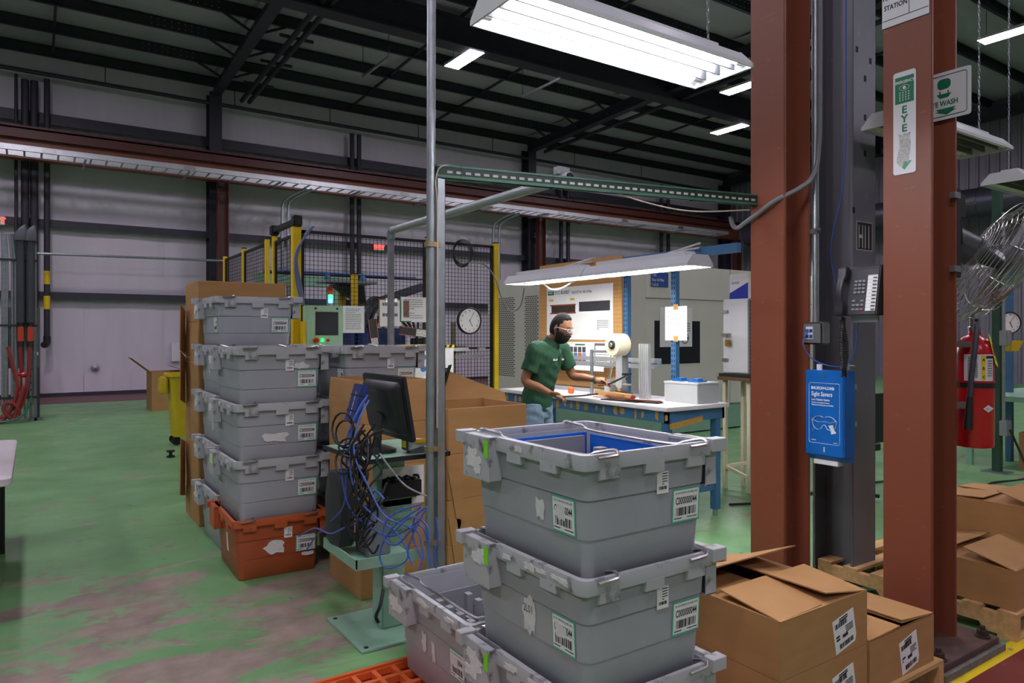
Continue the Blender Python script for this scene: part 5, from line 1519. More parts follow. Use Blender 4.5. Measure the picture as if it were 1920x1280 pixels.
for k in range(5):
    B().tube(smooth_path([(0, .03 + k * .03, .02), (.7, .05 + k * .02, .03), (1.4, .03 + k * .03, .02), (2.1, .1, .03)]), .012, 5).build('cable', (m_bcable, m_kcable, m_rhose, m_bcable, m_kcable)[k], bt, True)
for (x, y, lab) in ((3.35, 8.5, 'yellow inner post beside the gray equipment shelf'), (4.50, 8.6, 'yellow inner post seen through the clock panel')):
    fence_post(lab, x, y, .07, 2.3, True)
ht = thing('hazard_box', 'white box with hazard striped lid and round blue marks beside the conduit pole', 'box', (2.98, 6.05, 0))
B().box(0, .42, 0, .4, 0, 1.42).build('case', m_white, ht, bevel=.005)
B().box(-.005, .425, -.005, .405, 1.42, 1.445).build('lid', m_yellow, ht)
HZ = FY(0, -.005, 1.42)
for k in range(7): B().poly(HZ, [(k * .06, 0), (k * .06 + .03, 0), (k * .06 + .045, .025), (k * .06 + .015, .025)], 0, .001).build('hazard_stripe', m_ink, ht)
for (a, b_) in ((.09, 1.33), (.09, 1.22)): B().cyl((a, -.001, b_), (a, .003, b_), .03, 16).build('blue_mark', M('mark_blue', '2f65ad', .5), ht)
br_ = thing('board_table', 'reddish brown board topped table behind the topmost totes', 'table', (2.05, 5.95, 0))
B().box(0, .85, 0, .8, 1.40, 1.425).build('table_top', M('red_brown_board', '8a4a38', .6, var=.1), br_)
for x in (.04, .81):
    for y in (.04, .76): B().box(x - .02, x + .02, y - .02, y + .02, 0, 1.40).build('leg', m_dark, br_)

# ================================================================ RIGHT BACKGROUND
dk = thing('air_duct', 'large round dark ventilation duct running along the end wall', 'duct', (24.2, 0, 5.6))
B().tube([(0, -11, 0), (0, 18.6, 0)], .46, 24).build('duct', M('duct_gray', '4d4c58', .4, .5, var=.06), dk, True)
for k in range(11): B().tube([(0, -10 + k * 2.5, 0), (0, -9.95 + k * 2.5, 0)], .475, 24).build('seam_ring', M('duct_gray', '4d4c58', .4, .5, var=.06), dk)
gpst = thing('green_post', 'slim dark green steel post with outlet boxes beyond the fire extinguisher', 'post', (8.97, 3.55, 0))
B().box(-.04, .04, -.04, .04, .01, 3.3).build('tube', m_green, gpst)
B().box(-.12, .12, -.12, .12, 0, .012).build('foot_plate', m_galv, gpst)
B().tube([(-.02, -.07, .5), (-.02, -.07, 2.9)], .018, 8).build('conduit', m_galv, gpst, True)
for z in (1.42, .42): B().box(-.06, .06, -.12, -.04, z, z + .17).build('outlet_box', M('outlet_gray', '9a9da0', .45, .5), gpst, bevel=.006)
clock('round wall clock with black rim beyond the fire extinguisher', at_d(1893, 605, 8.6), .135, Fr((0, 0, 0), (.8287, -.5596, 0), (0, 0, 1)))
bp2 = thing('blue_upright', 'blue perforated upright holding the far clock', 'post', at_d(1893, 605, 8.655))
bp2.location.z = 0
B().box(-.04, .04, -.03, .03, 0, 2.4).build('tube', m_blue, bp2)
cv = thing('packing_bench', 'mint green conveyor table with cartons beyond the fire extinguisher', 'table', (9.2, 3.1, 0))
B().box(0, 2.2, -.4, .9, .78, .84).build('table_top', m_mint, cv)
for x in (.05, 1.1, 2.15):
    for y in (-.35, .85): B().box(x - .03, x + .03, y - .03, y + .03, 0, .78).build('leg', m_mint, cv)
B().box(0, 2.2, -.4, -.36, .35, .41).build('rail', m_mint, cv)
far1 = open_carton('shipping_carton', 'brown carton with white label tilted on the far conveyor table', 9.35, 10.1, 2.75, 3.3, .845, 1.35, (('-y', 100, .25), ('+y', 60, .25)))
ship_label(far1, FX(0, .25, .25), .25, .15, 4)
far2 = open_carton('shipping_carton', 'brown carton on the floor under the far conveyor table', 9.4, 10.3, 2.95, 3.5, .0, .42)
yb2 = thing('yellow_tray', 'small yellow bin tray on the far green post', 'bin', at_d(1885, 648, 8.3))
B().loft([rrect(.22, .2, .02, -.06), rrect(.32, .26, .02, .06), rrect(.30, .24, .02, .06), rrect(.2, .18, .02, -.05)]).build('tray', m_yellow, yb2)
bs_ = thing('seat_shell', 'dark mesh chair back seen between the gray and red columns', 'chair', (6.4, 3.55, 0))
B().loft([rrect(.42, .06, .02, .55), rrect(.46, .06, .02, .8), rrect(.40, .05, .02, 1.0)]).build('backrest', m_black, bs_, True)
B().loft([rrect(.46, .44, .05, .46, 0, .25), rrect(.46, .44, .05, .52, 0, .25)]).build('seat', m_black, bs_, True)
B().cyl((0, .25, .06), (0, .25, .46), .03, 10).build('column', m_black, bs_)
for k in range(5):
    a = 2 * PI * k / 5
    B().bar((0, .25, .07), (.28 * math.cos(a), .25 + .28 * math.sin(a), .05), .04, .03).build('foot', m_black, bs_)
o = B().tube(smooth_path([(8.9, 3.4, .5), (8.95, 3.3, .2), (8.8, 3.2, .02), (8.2, 3.3, .012), (7.6, 3.2, .012), (6.8, 3.5, .012)]), .012, 6).build('floor_cable', m_kcable, None, True)
tag(o, 'black power cable lying on the green floor by the far post', 'cable')
# ================================================================ BEIGE MACHINE ENCLOSURE
mX, mY = 7.52, 7.6
me_ = thing('machine_enclosure', 'large beige machine enclosure with slotted vents behind the workbench', 'machine', (mX, mY, 0))
B().box(0, 4.6, 0, 4.4, .42, 2.6).build('enclosure', m_beige, me_, bevel=.01)
B().box(.05, 4.5, .05, 4.3, .02, .42).build('plinth', m_mint, me_)
B().box(-.004, 4.6, -.008, .0, 2.08, 2.095).box(.55, .557, -.006, 0, .42, 2.08).box(1.9, 1.907, -.006, 0, .42, 2.6).build('panel_seam', M('seam_gray', '8f8c84', .6), me_)
MF = FX(-.001, 0, 0)
for px0, px1 in ((934, 966), (984, 1011)):
    y0_ = at_x(px0, 626, mX).y - mY; y1_ = at_x(px1, 626, mX).y - mY
    b = B(); z = .75
    k = 0
    while z < 2.25:
        a = -y0_ + (.03 if k % 2 else 0)
        while a < -y1_ - .06:
            b.fbox(MF, a, a + .055, z, z + .016, 0, .003); a += .075
        z += .036; k += 1
    o = b.build('vent_slots', M('slot_dark', '3a3934', .8), me_); o['kind'] = 'stuff'
wa = at_y(1227, 683, mY); wc_ = at_y(1312, 602, mY)
B().box(wa.x - mX, wc_.x - mX, -.006, 0, wa.z, wc_.z).build('window', M('dark_window', '2a2c30', .12), me_)
t = thing('cell_sign', 'blue cell sign with white lettering on the beige machine enclosure', 'sign', at_y(1221, 537, mY - .012))
B().box(0, .36, -.002, .004, 0, .22).build('panel', M('sign_blue', '2b4f9c', .5), t)
for i, s_ in enumerate(('Cell #', 'Rear B-Pillar', 'TVR')):
    text(t, FY(0, -.002, 0), .015, .015 + i * .07, s_, .06, m_swhite, .001, 'LEFT', .0005, .85)
t = thing('wall_notice', 'white notice with round green stamp on the beige machine enclosure', 'notice', at_y(1262, 650, mY - .012))
B().box(-.28, .42, -.002, .004, 0, .60).build('sheet', m_paper, t)
text(t, FY(0, -.002, 0), .06, .50, 'Environmental', .05, m_ink, .001, 'LEFT', .0005, .8)
text(t, FY(0, -.002, 0), .06, .43, 'Policy', .05, m_ink, .001, 'LEFT', .0005, .8)
lines_of_print(t, FY(0, -.002, 0), 4, .08, .38, .36, .035, m_ink, .001, .3, seed=3)
B().lathe([(.085, 0), (.085, .002)], (.26, -.003, .13), (0, -1, 0), 24).build('stamp_ring', m_sgreen, t)
B().lathe([(.07, 0), (.07, .002)], (.26, -.005, .13), (0, -1, 0), 24).build('stamp_field', m_paper, t)
B().fbox(FY(.26, -.008, .13), -.075, .075, -.02, .02, 0, .001).build('stamp_band', m_sgreen, t)

# ================================================================ WORKBENCH
bX0, bX1, bY0, bY1, bZ = 4.195, 4.955, 4.0, 6.45, .96
wbn = thing('workbench', 'white topped workbench with blue steel frame patched with tape', 'workbench', (bX0, bY0, 0))
BW, BL = bX1 - bX0, bY1 - bY0
m_bf = M('bench_blue_steel', '3f6f9b', .5, var=.12, scale=14)
m_tape = M('masking_tape', 'c08f45', .7, var=.15, scale=30)
B().box(0, BW, 0, BL, bZ - .035, bZ).build('bench_top', M('bench_laminate', 'd9d3d9', .4, var=.03), wbn, bevel=.004)
B().box(.03, .06, .03, BL - .03, bZ - .13, bZ - .036).build('front_beam', m_bf, wbn)
B().box(.03, BW - .03, .03, .06, bZ - .13, bZ - .036).build('end_beam', m_bf, wbn)
B().box(BW - .06, BW - .03, .03, BL - .03, bZ - .13, bZ - .036).build('back_beam', m_bf, wbn)
for x in (.07, BW - .10):
    for y in (.07, BL - .07):
        B().box(x - .032, x + .032, y - .032, y + .032, .05, bZ - .036).build('leg', m_bf, wbn, bevel=.004)
        B().cyl((x, y, 0), (x, y, .05), .022, 10).build('levelling_foot', m_galv, wbn)
B().box(.07, BW - .1, .05, .08, .22, .28).build('stretcher', m_bf, wbn)
B().box(.1, BW - .12, .1, BL - .1, .30, .32).build('lower_shelf', m_dark, wbn)
rt = random.Random(4)
for k in range(20):
    y = .05 + k * .12 + rt.uniform(-.03, .03); w_ = rt.uniform(.03, .07)
    torn(FX(.0295, y, bZ - .083), 0, rt.uniform(-.01, .01), w_, rt.uniform(.06, .10), 60 + k).build('tape_piece', m_tape, wbn)
B().bar((.06, .028, bZ - .16), (.45, .028, bZ - .115), .006, .045).build('tape_strip', m_tape, wbn)
for (x, y) in ((BW - .02, .60), (BW - .02, 1.24), (BW - .02, BL - .02)):
    B().box(x - .03, x + .02, y - .03, y + .03, bZ - .12, 2.27).build('upright', m_bf, wbn)
for y in (.60, 1.24):
    b = B()
    for k in range(26):
        for dy in (-.014, .014): b.fbox(FX(BW - .0505, y, 0), dy - .004, dy + .004, 1.0 + k * .048, 1.026 + k * .048, 0, .001)
    o = b.build('upright_slots', m_ink, wbn); o['kind'] = 'stuff'
B().box(BW - .05, BW, -.12, BL, 2.24, 2.32).build('top_beam', m_bf, wbn)
for y in (.30, 1.72):
    B().bar((BW - .03, y, 2.30), (-.1, y, 2.17), .02, .02).build('lamp_arm', m_steel, wbn)
    B().bar((BW - .03, y, 2.36), (.15, y, 2.19), .014, .014).bar((BW * .6, y, 2.27), (BW - .03, y, 2.32), .014, .014).build('lamp_arm_brace', m_white, wbn)
# pegboard and the boards on it
pgX = 4.885
def pb(px, py):
    p = at_x(px, py, pgX); return (-p.y, p.z)
PG = FX(pgX, 0, 0)
a0, _ = pb(1012, 600); a1, _ = pb(1166, 600)
pg = thing('pegboard', 'brown pegboard panel standing at the back of the workbench', 'pegboard', (0, 0, 0))
m_peg = M('pegboard_brown', 'b88a52', .7, var=.05)
B().fbox(PG, a0, a1, .965, 2.34, -.012, 0).build('panel', m_peg, pg)
b = B()
for i in range(int((a1 - a0) / .042)):
    for j in range(32):
        b.fbox(PG, a0 + .02 + i * .042 - .004, a0 + .02 + i * .042 + .004, .99 + j * .042, .998 + j * .042, 0, .0006)
o = b.build('peg_holes', M('peg_hole', '5a3d22', .9), pg); o['kind'] = 'stuff'
def board(name, label, cat, px0, px1, py0, py1, h=.004, mat=None):
    (u0, v1), (u1, v0) = pb(px0, py0), pb(px1, py1)
    t = thing(name, label, cat, PG.pt((u0 + u1) / 2, v0, .001))
    w_, hh = u1 - u0, v1 - v0
    B().fbox(FX(0, 0, 0), -w_ / 2, w_ / 2, 0, hh, 0, h).build('panel', mat or m_paper, t)
    return t, w_, hh
Z0 = FX(0, 0, 0)
t, w_, hh = board('status_board', 'white P.I.T. BOARD with two part photographs on the pegboard', 'board', 1026, 1150, 541, 637)
B().fbox(Z0, -w_ * .48, -w_ * .38, hh * .86, hh * .95, .004, .006).build('green_logo', m_sgreen, t)
lines_of_print(t, Z0, 2, -w_ * .47, -w_ * .39, hh * .94, hh * .035, m_swhite, .007, .5, seed=2)
text(t, Z0, -w_ * .36, hh * .87, 'P.I.T. BOARD', hh * .095, m_ink, .005, 'LEFT', .0008, .8, shear=.2)
text(t, Z0, -w_ * .10, hh * .86, 'T20/37S.TVA  RR- B Pillar', hh * .07, m_ink, .005, 'LEFT', .0004, .8)
B().fbox(Z0, -w_ * .42, -w_ * .04, hh * .50, hh * .66, .004, .006).build('part_photo', M('part_photo_dark', '3c2c2a', .6, var=.4, scale=30), t)
B().fbox(Z0, -w_ * .44, -w_ * .03, hh * .49, hh * .515, .006, .0075).fbox(Z0, -w_ * .44, -w_ * .03, hh * .645, hh * .67, .006, .0075).build('photo_edge', M('copper_edge', 'a4573d', .4, .4), t)
B().fbox(Z0, .02, w_ * .46, hh * .52, hh * .70, .004, .006).build('part_photo', M('part_photo_gray', '34353a', .6, var=.2, scale=30), t)
for a, b_ in ((-.46, .74), (-.12, .74)): B().fbox(Z0, w_ * a, w_ * (a + .07), hh * b_, hh * (b_ + .04), .004, .006).build('yellow_note', m_yellow, t)
lines_of_print(t, Z0, 6, w_ * .28, w_ * .44, hh * .35, hh * .03, m_ink, .005, .3, seed=6)
t, w_, hh = board('notice_board', 'white lower notice board with flyers on the pegboard', 'board', 1028, 1150, 640, 690)
B().fbox(Z0, -w_ * .22, w_ * .16, hh * .08, hh * .95, .004, .006).build('flyer', m_paper, t)
for k, c_ in enumerate(('3e8f4b', 'd6c514', '3e86b8', 'd8641c', '8a90c8')):
    B().fbox(Z0, -w_ * .20 + k * w_ * .065, -w_ * .145 + k * w_ * .065, hh * .1, hh * .55, .006, .007).build('color_block', M('flyer_' + c_, c_, .6), t)
    B().fbox(Z0, -w_ * .20 + k * w_ * .065, -w_ * .15 + k * w_ * .065, hh * .58, hh * .8, .006, .007).build('flyer_icon', M('icon_gray', '4a4a52', .6, var=.5, scale=60), t)
B().fbox(Z0, -w_ * .05, w_ * .1, hh * .86, hh * .92, .006, .007).build('flyer_heading', m_sgreen, t)
fr2 = B().fbox(Z0, w_ * .24, w_ * .48, hh * .04, hh * .96, .004, .006).build('document_frame', M('frame_gray', '5f6064', .5), t)
B().fbox(Z0, w_ * .255, w_ * .465, hh * .07, hh * .86, .006, .0072).build('document', m_paper, t)
lines_of_print(t, Z0, 7, w_ * .27, w_ * .45, hh * .68, hh * .08, m_ink, .0078, .25, seed=8)
# bench rail of aluminium extrusion and its label ledge
t = thing('aluminium_rail', 'pair of aluminium extrusion rails along the pegboard above the bench', 'rail', (4.80, 4.72, 1.30))
B().box(-.02, .02, 0, 1.72, -.02, .02).build('upper_rail', m_alu, t)
B().box(-.02, .02, 0, 1.72, -.075, -.035).build('lower_rail', m_alu, t)
B().box(-.026, -.021, .7, 1.7, -.13, -.08).build('label_ledge', m_paper, t)
for y in (.03, 1.66): B().box(.02, .075, y - .03, y + .03, -.07, .02).build('mount', m_alu, t)
t = thing('extrusion_post', 'upright ribbed aluminium extrusion standing on the bench', 'post', (4.60, 4.66, bZ))
b = B()
for k in range(5): b.box(-.02 + .001, .02, -.06 + k * .025, -.06 + k * .025 + .018, 0, .50)
b.box(-.012, .0195, -.0595, .0575, .001, .498).build('profile', m_alu, t)
# film roll on its dispenser
t = thing('film_dispenser', 'tape dispenser machine with a large clear film roll on the bench', 'dispenser', (4.55, 4.93, bZ))
B().box(.0, .16, -.10, .12, 0, .03).build('base', m_alu, t)
B().box(.05, .075, -.03, .05, .03, .46).build('column', M('dispenser_gray', '8b9093', .45, .4), t)
RC = Vector((0, -.02, .49))
B().lathe([(.04, -.12), (.098, -.12), (.104, -.112), (.104, .02), (.04, .02)], RC, (1, 0, 0), 32).build('film_roll', M('clear_film', 'd9d2b8', .3, var=.04), t, True)
B().lathe([(.036, -.135), (.042, -.125), (.042, -.119)], RC, (1, 0, 0), 20).build('core', m_black, t, True)
B().lathe([(.016, -.15), (.022, -.14), (.022, -.13)], RC, (1, 0, 0), 12).build('hub', m_steel, t, True)
B().lathe([(.108, .02), (.108, .026)], RC, (1, 0, 0), 28).build('flange', M('flange_brown', '5f5044', .5), t)
B().fbox(FX(-.09, -.06, .1), -.02, .06, 0, .30, 0, .001).build('film_strip', M('film_sheet', 'b9bec4', .15, alpha=.55), t)
for k, (p, q) in enumerate((((-.06, -.08, .22), (.06, -.08, .22)), ((-.02, .16, .05), (-.02, .10, .26)), ((-.05, -.14, .18), (.08, -.02, .18)), ((-.04, .12, .12), (.04, -.12, .12)))):
    B().cyl(p, q, .011, 8).build('roller_bar', m_steel if k % 2 else m_black, t)
B().box(-.06, .04, .08, .16, .03, .16).build('cutter_block', m_alu, t, bevel=.006)
t = thing('clamp_pole', 'slim vertical steel pole on the bench between the worker and film roll', 'pole', (4.50, 5.28, bZ))
B().cyl((0, 0, 0), (0, 0, .44), .017, 12).build('pole', m_galv, t, True)
B().box(-.03, .03, -.03, .03, 0, .012).build('foot', m_galv, t)
B().box(-.01, .30, -.012, .012, .41, .43).build('arm', m_alu, t)
# gray button box
t = thing('button_box', 'gray control box with two blue palm buttons on the bench corner', 'control box', (4.62, 4.06, bZ))
B().box(0, .27, 0, .38, 0, .172).build('case', M('box_light_gray', 'a9adad', .45, var=.03), t, bevel=.004)
B().box(-.004, .274, -.004, .384, .160, .178).build('lid', M('box_lid_gray', 'b4b8b8', .45, var=.03), t, bevel=.003)
for y in (.10, .28):
    B().box(.05, .17, y - .06, y + .06, .178, .192).build('button_plate', M('button_blue', '1f6fc0', .4), t, bevel=.004)
    B().box(.07, .15, y - .04, y + .04, .192, .206).build('palm_button', M('button_blue', '1f6fc0', .4), t, bevel=.006)
# paper taped to the upright
p0 = at_x(1243, 575, 4.85); p1 = at_x(1284, 638, 4.85)
t = thing('handwritten_sheet', 'white handwritten sheet taped to the blue bench upright', 'sheet', (4.88, (p0.y + p1.y) / 2, p1.z))
w_, hh = p0.y - p1.y, p0.z - p1.z
B().fbox(Z0, -w_ / 2, w_ / 2, 0, hh, 0, .001).build('paper', m_paper, t)
lines_of_print(t, Z0, 12, -w_ * .42, w_ * .4, hh * .92, hh * .07, M('pen_blue', '8d97b8', .8), .0018, .14, seed=13)
for b_ in (-.012, hh - .03): B().fbox(Z0, -.03, .025, b_, b_ + .05, .001, .0022).build('tape', m_tape, t)
# parts and tools lying on the bench
for i, (px, py, L, ang, mt, nm, lab) in enumerate(((1150, 742, .55, -.2, m_card, 'wooden_fixture', 'tan wooden fixture block lying on the bench'), (1100, 728, .8, .05, m_alu, 'fixture_rail', 'long aluminium fixture rail lying along the bench'), (1205, 752, .35, .3, m_black, 'plastic_strip', 'dark trim part lying flat on the bench before the gray control box'), (1130, 752, .42, .15, m_black, 'plastic_strip', 'dark trim part lying on the bench edge beside the worker'))):
    c_ = at_z(px, py, bZ + .01)
    t = thing(nm, lab, 'part', (min(max(c_.x, 4.3), 4.75), c_.y, bZ), PI / 2 + ang)
    h = (.045, .03, .01, .01)[i]
    B().box(-L / 2, L / 2, -.05, .05, 0, h).build('body', mt, t, bevel=.004)
    B().box(-L / 2 + .02, L / 2 - .02, -.056, -.046, h * .4, h + .008).build('edge', M('copper_edge', 'a4573d', .4, .4) if i > 1 else m_black, t)
o = B().lathe([(.02, 0), (.03, .01), (.03, .05), (.012, .07)], (4.42, 5.5, bZ), (0, 0, 1), 12).build('tool_cap', M('tool_orange', 'd95c1a', .5), None, True)
tag(o, 'small orange capped tool on the bench beside the worker', 'tool')
o = B().bar((4.44, 4.85, bZ + .02), (4.50, 4.68, bZ + .02), .035, .035).build('cutter_tool', M('tool_red', '8f2330', .5), None, bevel=.008)
tag(o, 'dark red hand tool lying on the bench under the film roll', 'tool')

# bench lamp: two hooded fixtures end to end
m_btube = EM('bench_tube_light', 'fffdf8', BENCH_W)
for y, lab in ((4.16, 'lit bench lamp hood over the film roll end of the bench'), (5.38, 'lit bench lamp hood over the worker end of the bench')):
    strip_fixture('bench_lamp', lab, (4.08, y, 2.05), 1.20, .28, 2, True, 'y', 0, m_btube)

# white locked cabinet on a cream stand
st = thing('cabinet_stand', 'cream steel stand with brown wooden shelf carrying the white cabinet', 'stand', (5.76, 4.43, 0))
m_cream = M('cream_steel', 'c9c0a5', .55, var=.06)
for (x, y) in ((.02, .29), (.02, .0), (.30, .29), (.30, .0)): B().box(x - .018, x + .018, y - .018, y + .018, 0, 1.09).build('leg', m_cream, st)
B().bar((.02, .29, .22), (.30, .0, .30), .03, .03).build('brace', m_cream, st)
B().bar((.02, .29, .22), (.02, -.02, .14), .03, .03).build('brace', m_cream, st)
B().box(-.04, .36, -.05, .34, 1.09, 1.125).build('shelf', M('brown_wood', '6b4a32', .6, var=.15), st)
o = B().box(-.03, .34, -.06, .33, 0, .03).build('rubber_mat', M('black_rubber', '1e1e20', .8, bump=.5, bscale=60), None); o.location = (5.76, 4.43, 1.126)
tag(o, 'black ribbed rubber mat under the white locked cabinet', 'mat')
wc = thing('locked_cabinet', 'small white metal cabinet with padlock beside the red column', 'cabinet', (5.76, 4.43, 1.158))
B().box(.01, .28, .0, .30, 0, .74).build('body', m_white, wc, bevel=.004)
B().box(-.005, .01, .0, .295, .01, .73).build('door', M('door_white', 'd6d7dc', .4, var=.02), wc, bevel=.003)
for z in (.12, .60): B().box(-.025, -.005, .23, .30, z, z + .03).build('hinge', m_steel, wc)
B().box(-.02, -.005, .20, .31, .36, .40).build('hasp', m_steel, wc)
pk = B().box(-.045, -.022, .19, .245, .27, .335).build('padlock', M('brass', 'a8813a', .35, .8), wc, bevel=.005)
B().tube([(-.033, .20, .335), (-.033, .20, .375), (-.033, .217, .39), (-.033, .235, .375), (-.033, .235, .335)], .005, 6).build('shackle', m_steel, pk, True)
B().box(.02, .06, -.03, -.003, 0, .74).build('perforated_rail', m_strut, wc)
for k in range(18): B().box(.015, .0195, -.022, -.012, .03 + k * .039, .05 + k * .039).build('rail_slot', m_ink, wc)
t = thing('glove_box', 'blue and white supply box standing on the white cabinet', 'box', (5.80, 4.46, 1.898))
B().box(0, .2, 0, .22, 0, .20).build('carton', m_paper, t)
B().poly(FX(-.001, .22, 0), [(0, 0), (.22, 0), (.22, .16), (.0, .06)], 0, .0015).build('blue_print', M('print_blue', '2438a8', .5), t)
text(t, FX(-.001, .20, .15), 0, 0, 'ULINE', .035, M('print_blue', '2438a8', .5), .001)
B().poly(Fr((0, .11, .2), (0, -1, 0), (-.3, 0, .9)), [(-.11, 0), (.11, 0), (.11, .05), (-.09, .05)], 0, .002).build('open_flap', m_paper, t)
o = B().tube(smooth_path([(5.2, 4.2, .015), (5.8, 4.0, .015), (6.6, 4.1, .015), (7.6, 3.9, .015)]), .012, 6).build('floor_cable', m_kcable, None, True)
tag(o, 'black cable lying on the green floor beside the workbench legs', 'cable')

o = B().tube(smooth_path([at_x(1016, 528, 4.3), at_x(1032, 541, 4.3), at_x(1050, 541, 4.3), at_x(1076, 527, 4.3)]), .008, 6).build('lamp_cord', m_white, None, True)
tag(o, 'white power cord looping below the bench lamp in front of the board', 'cord')
for i in range(7):
    r_ = random.Random(90 + i)
    t = thing('plastic_strip', 'loose dark trim part in the heap lying on the bench', 'trim part', (r_.uniform(4.33, 4.5), 4.62 + .06 * i, bZ + .002 + .006 * (i % 3)), r_.uniform(1.1, 2.0), 'loose trim parts on the bench')
    B().box(-.11, .11, -.012, .012, 0, .005).build('strip', m_black, t)
    B().box(-.10, .10, .012, .018, 0, .006).build('edge', M('copper_edge', 'a4573d', .4, .4), t)
# ================================================================ THE WORKER
m_skin = M('brown_skin', '8f5f43', .45, var=.10, scale=18)
m_shirt = M('green_polo', '1f4a33', .85, var=.22, scale=22, bump=.25, bscale=14, stretch=(1, 1, .5))
m_jean = M('light_denim', '7d93ab', .85, var=.22, scale=16, bump=.2, bscale=30)
m_hair = M('black_hair', '15110f', .9, var=.3, scale=80, bump=.6, bscale=160)
def limb(b, pts, radii, n=14, flat=(1, 1), sub=6):
    """a tapered limb: rings along a smooth path; flat scales the ring in x and y"""
    P4 = smooth_path([Vector(p) for p in pts], sub)
    rr = [v.x for v in smooth_path([(r, 0, 0) for r in radii], sub)]
    rings = []; u = None
    for i, p in enumerate(P4):
        d = (P4[min(i + 1, len(P4) - 1)] - P4[max(i - 1, 0)]).normalized()
        u = Vector((1, 0, 0)) if u is None else u
        u = (u - d * u.dot(d))
        u = u.normalized() if u.length > 1e-4 else d.orthogonal().normalized()
        v = d.cross(u)
        rings.append([p + u * math.cos(2 * PI * k / n) * rr[i] * flat[0] + v * math.sin(2 * PI * k / n) * rr[i] * flat[1] for k in range(n)])
    b.loft(rings)
def blob(b, c_, r3, R3=None, n=20, m=14, f=None):
    vs = []; fs = []
    for j in range(m + 1):
        ph = PI * j / m - PI / 2
        for i in range(n):
            th = 2 * PI * i / n
            d = Vector((math.cos(ph) * math.cos(th), math.cos(ph) * math.sin(th), math.sin(ph)))
            q = Vector((d.x * r3[0], d.y * r3[1], d.z * r3[2]))
            if f: q = f(d, q)
            if R3: q = R3 @ q
            vs.append(Vector(c_) + q)
    for j in range(m):
        for i in range(n):
            a = j * n + i; a2 = j * n + (i + 1) % n
            fs.append((a, a2, a2 + n, a + n))
    b.add(vs, fs)
def remesh(b, name, voxel, mat, parent, smooth_it=2):
    me = b.mesh(name)
    bm = bmesh.new(); bm.from_mesh(me)
    bmesh.ops.remove_doubles(bm, verts=bm.verts, dist=1e-5)
    bmesh.ops.recalc_face_normals(bm, faces=bm.faces)
    bm.to_mesh(me); bm.free()
    o = bpy.data.objects.new('tmp_remesh', me); COL.objects.link(o)
    md = o.modifiers.new('r', 'REMESH'); md.mode = 'VOXEL'; md.voxel_size = voxel
    ms = o.modifiers.new('s', 'SMOOTH'); ms.iterations = smooth_it; ms.factor = .5
    dg = bpy.context.evaluated_depsgraph_get()
    m2 = bpy.data.meshes.new_from_object(o.evaluated_get(dg))
    bpy.data.objects.remove(o)
    m2.name = name
    ob = link(name, m2, mat, parent)
    for p in m2.polygons: p.use_smooth = True
    return ob
man = thing('person', 'person in green polo shirt, jeans and safety glasses reaching over the workbench', 'person', (3.80, 5.22, 0), math.radians(-64))
SR, SL = (.085, -.185, 1.41), (.155, .18, 1.415)
ER, EL = (.015, -.245, 1.14), (.235, .265, 1.165)
WR, WL = (.235, -.195, 1.035), (.485, .225, 1.138)
HC = Vector((.245, 0, 1.605))
HR = Matrix.Rotation(math.radians(16), 3, 'Y') @ Matrix.Rotation(math.radians(0), 3, 'Z')
body = B()
# torso, hips, legs under the clothes
limb(body, [(0, 0, .88), (.01, 0, 1.0), (.04, 0, 1.15), (.085, 0, 1.32), (.115, 0, 1.42), (.13, 0, 1.455)], [.135, .13, .135, .145, .12, .06], 18, (.78, 1.15))
limb(body, [(.11, 0, 1.42), (.155, 0, 1.49), (.205, 0, 1.545), (.225, 0, 1.58)], [.065, .056, .054, .055], 14)
for s_ in (-1, 1):
    limb(body, [(0, s_ * .085, .93), (.01, s_ * .095, .72), (.015, s_ * .10, .48), (-.005, s_ * .105, .28), (-.01, s_ * .105, .08)], [.095, .078, .056, .052, .042], 12)
limb(body, [(.10, -.10, 1.40), SR, ((SR[0] + ER[0]) / 2, (SR[1] + ER[1]) / 2, (SR[2] + ER[2]) / 2), ER, ((ER[0] + WR[0]) / 2, (ER[1] + WR[1]) / 2, (ER[2] + WR[2]) / 2), WR], [.06, .058, .048, .041, .038, .027], 12)
limb(body, [(.12, .10, 1.40), SL, ((SL[0] + EL[0]) / 2, (SL[1] + EL[1]) / 2, (SL[2] + EL[2]) / 2), EL, ((EL[0] + WL[0]) / 2, (EL[1] + WL[1]) / 2, (EL[2] + WL[2]) / 2), WL], [.06, .058, .048, .041, .038, .027], 12)
def hand(wrist, d, up, side):
    """palm and five curled fingers; d points along the hand, up is the back of the hand"""
    d = Vector(d).normalized(); up = Vector(up); up = (up - d * up.dot(d)).normalized(); s_ = d.cross(up) * side
    w0 = Vector(wrist)
    limb(body, [w0 - d * .01, w0 + d * .03, w0 + d * .06, w0 + d * .088], [.026, .034, .038, .034], 12, (1, .5) if abs(up.x) < .5 else (.6, 1))
    for k, (off, L) in enumerate(((-.027, .070), (-.009, .082), (.010, .078), (.027, .062))):
        p = w0 + d * .082 + s_ * off
        limb(body, [p - d * .02, p + d * L * .35 - up * .004, p + d * L * .68 - up * .022, p + d * L * .80 - up * .045], [.0095, .009, .008, .007], 8, sub=4)
    p = w0 + d * .03 - s_ * .028
    limb(body, [p, p + d * .03 - s_ * .022 - up * .01, p + d * .058 - s_ * .022 - up * .022, p + d * .075 - s_ * .010 - up * .03], [.013, .0115, .0095, .008], 8, sub=4)
hand(WR, (.95, .22, -.25), (.2, -.2, .95), 1)
hand(WL, (.98, -.10, -.12), (.1, .2, .95), 1)
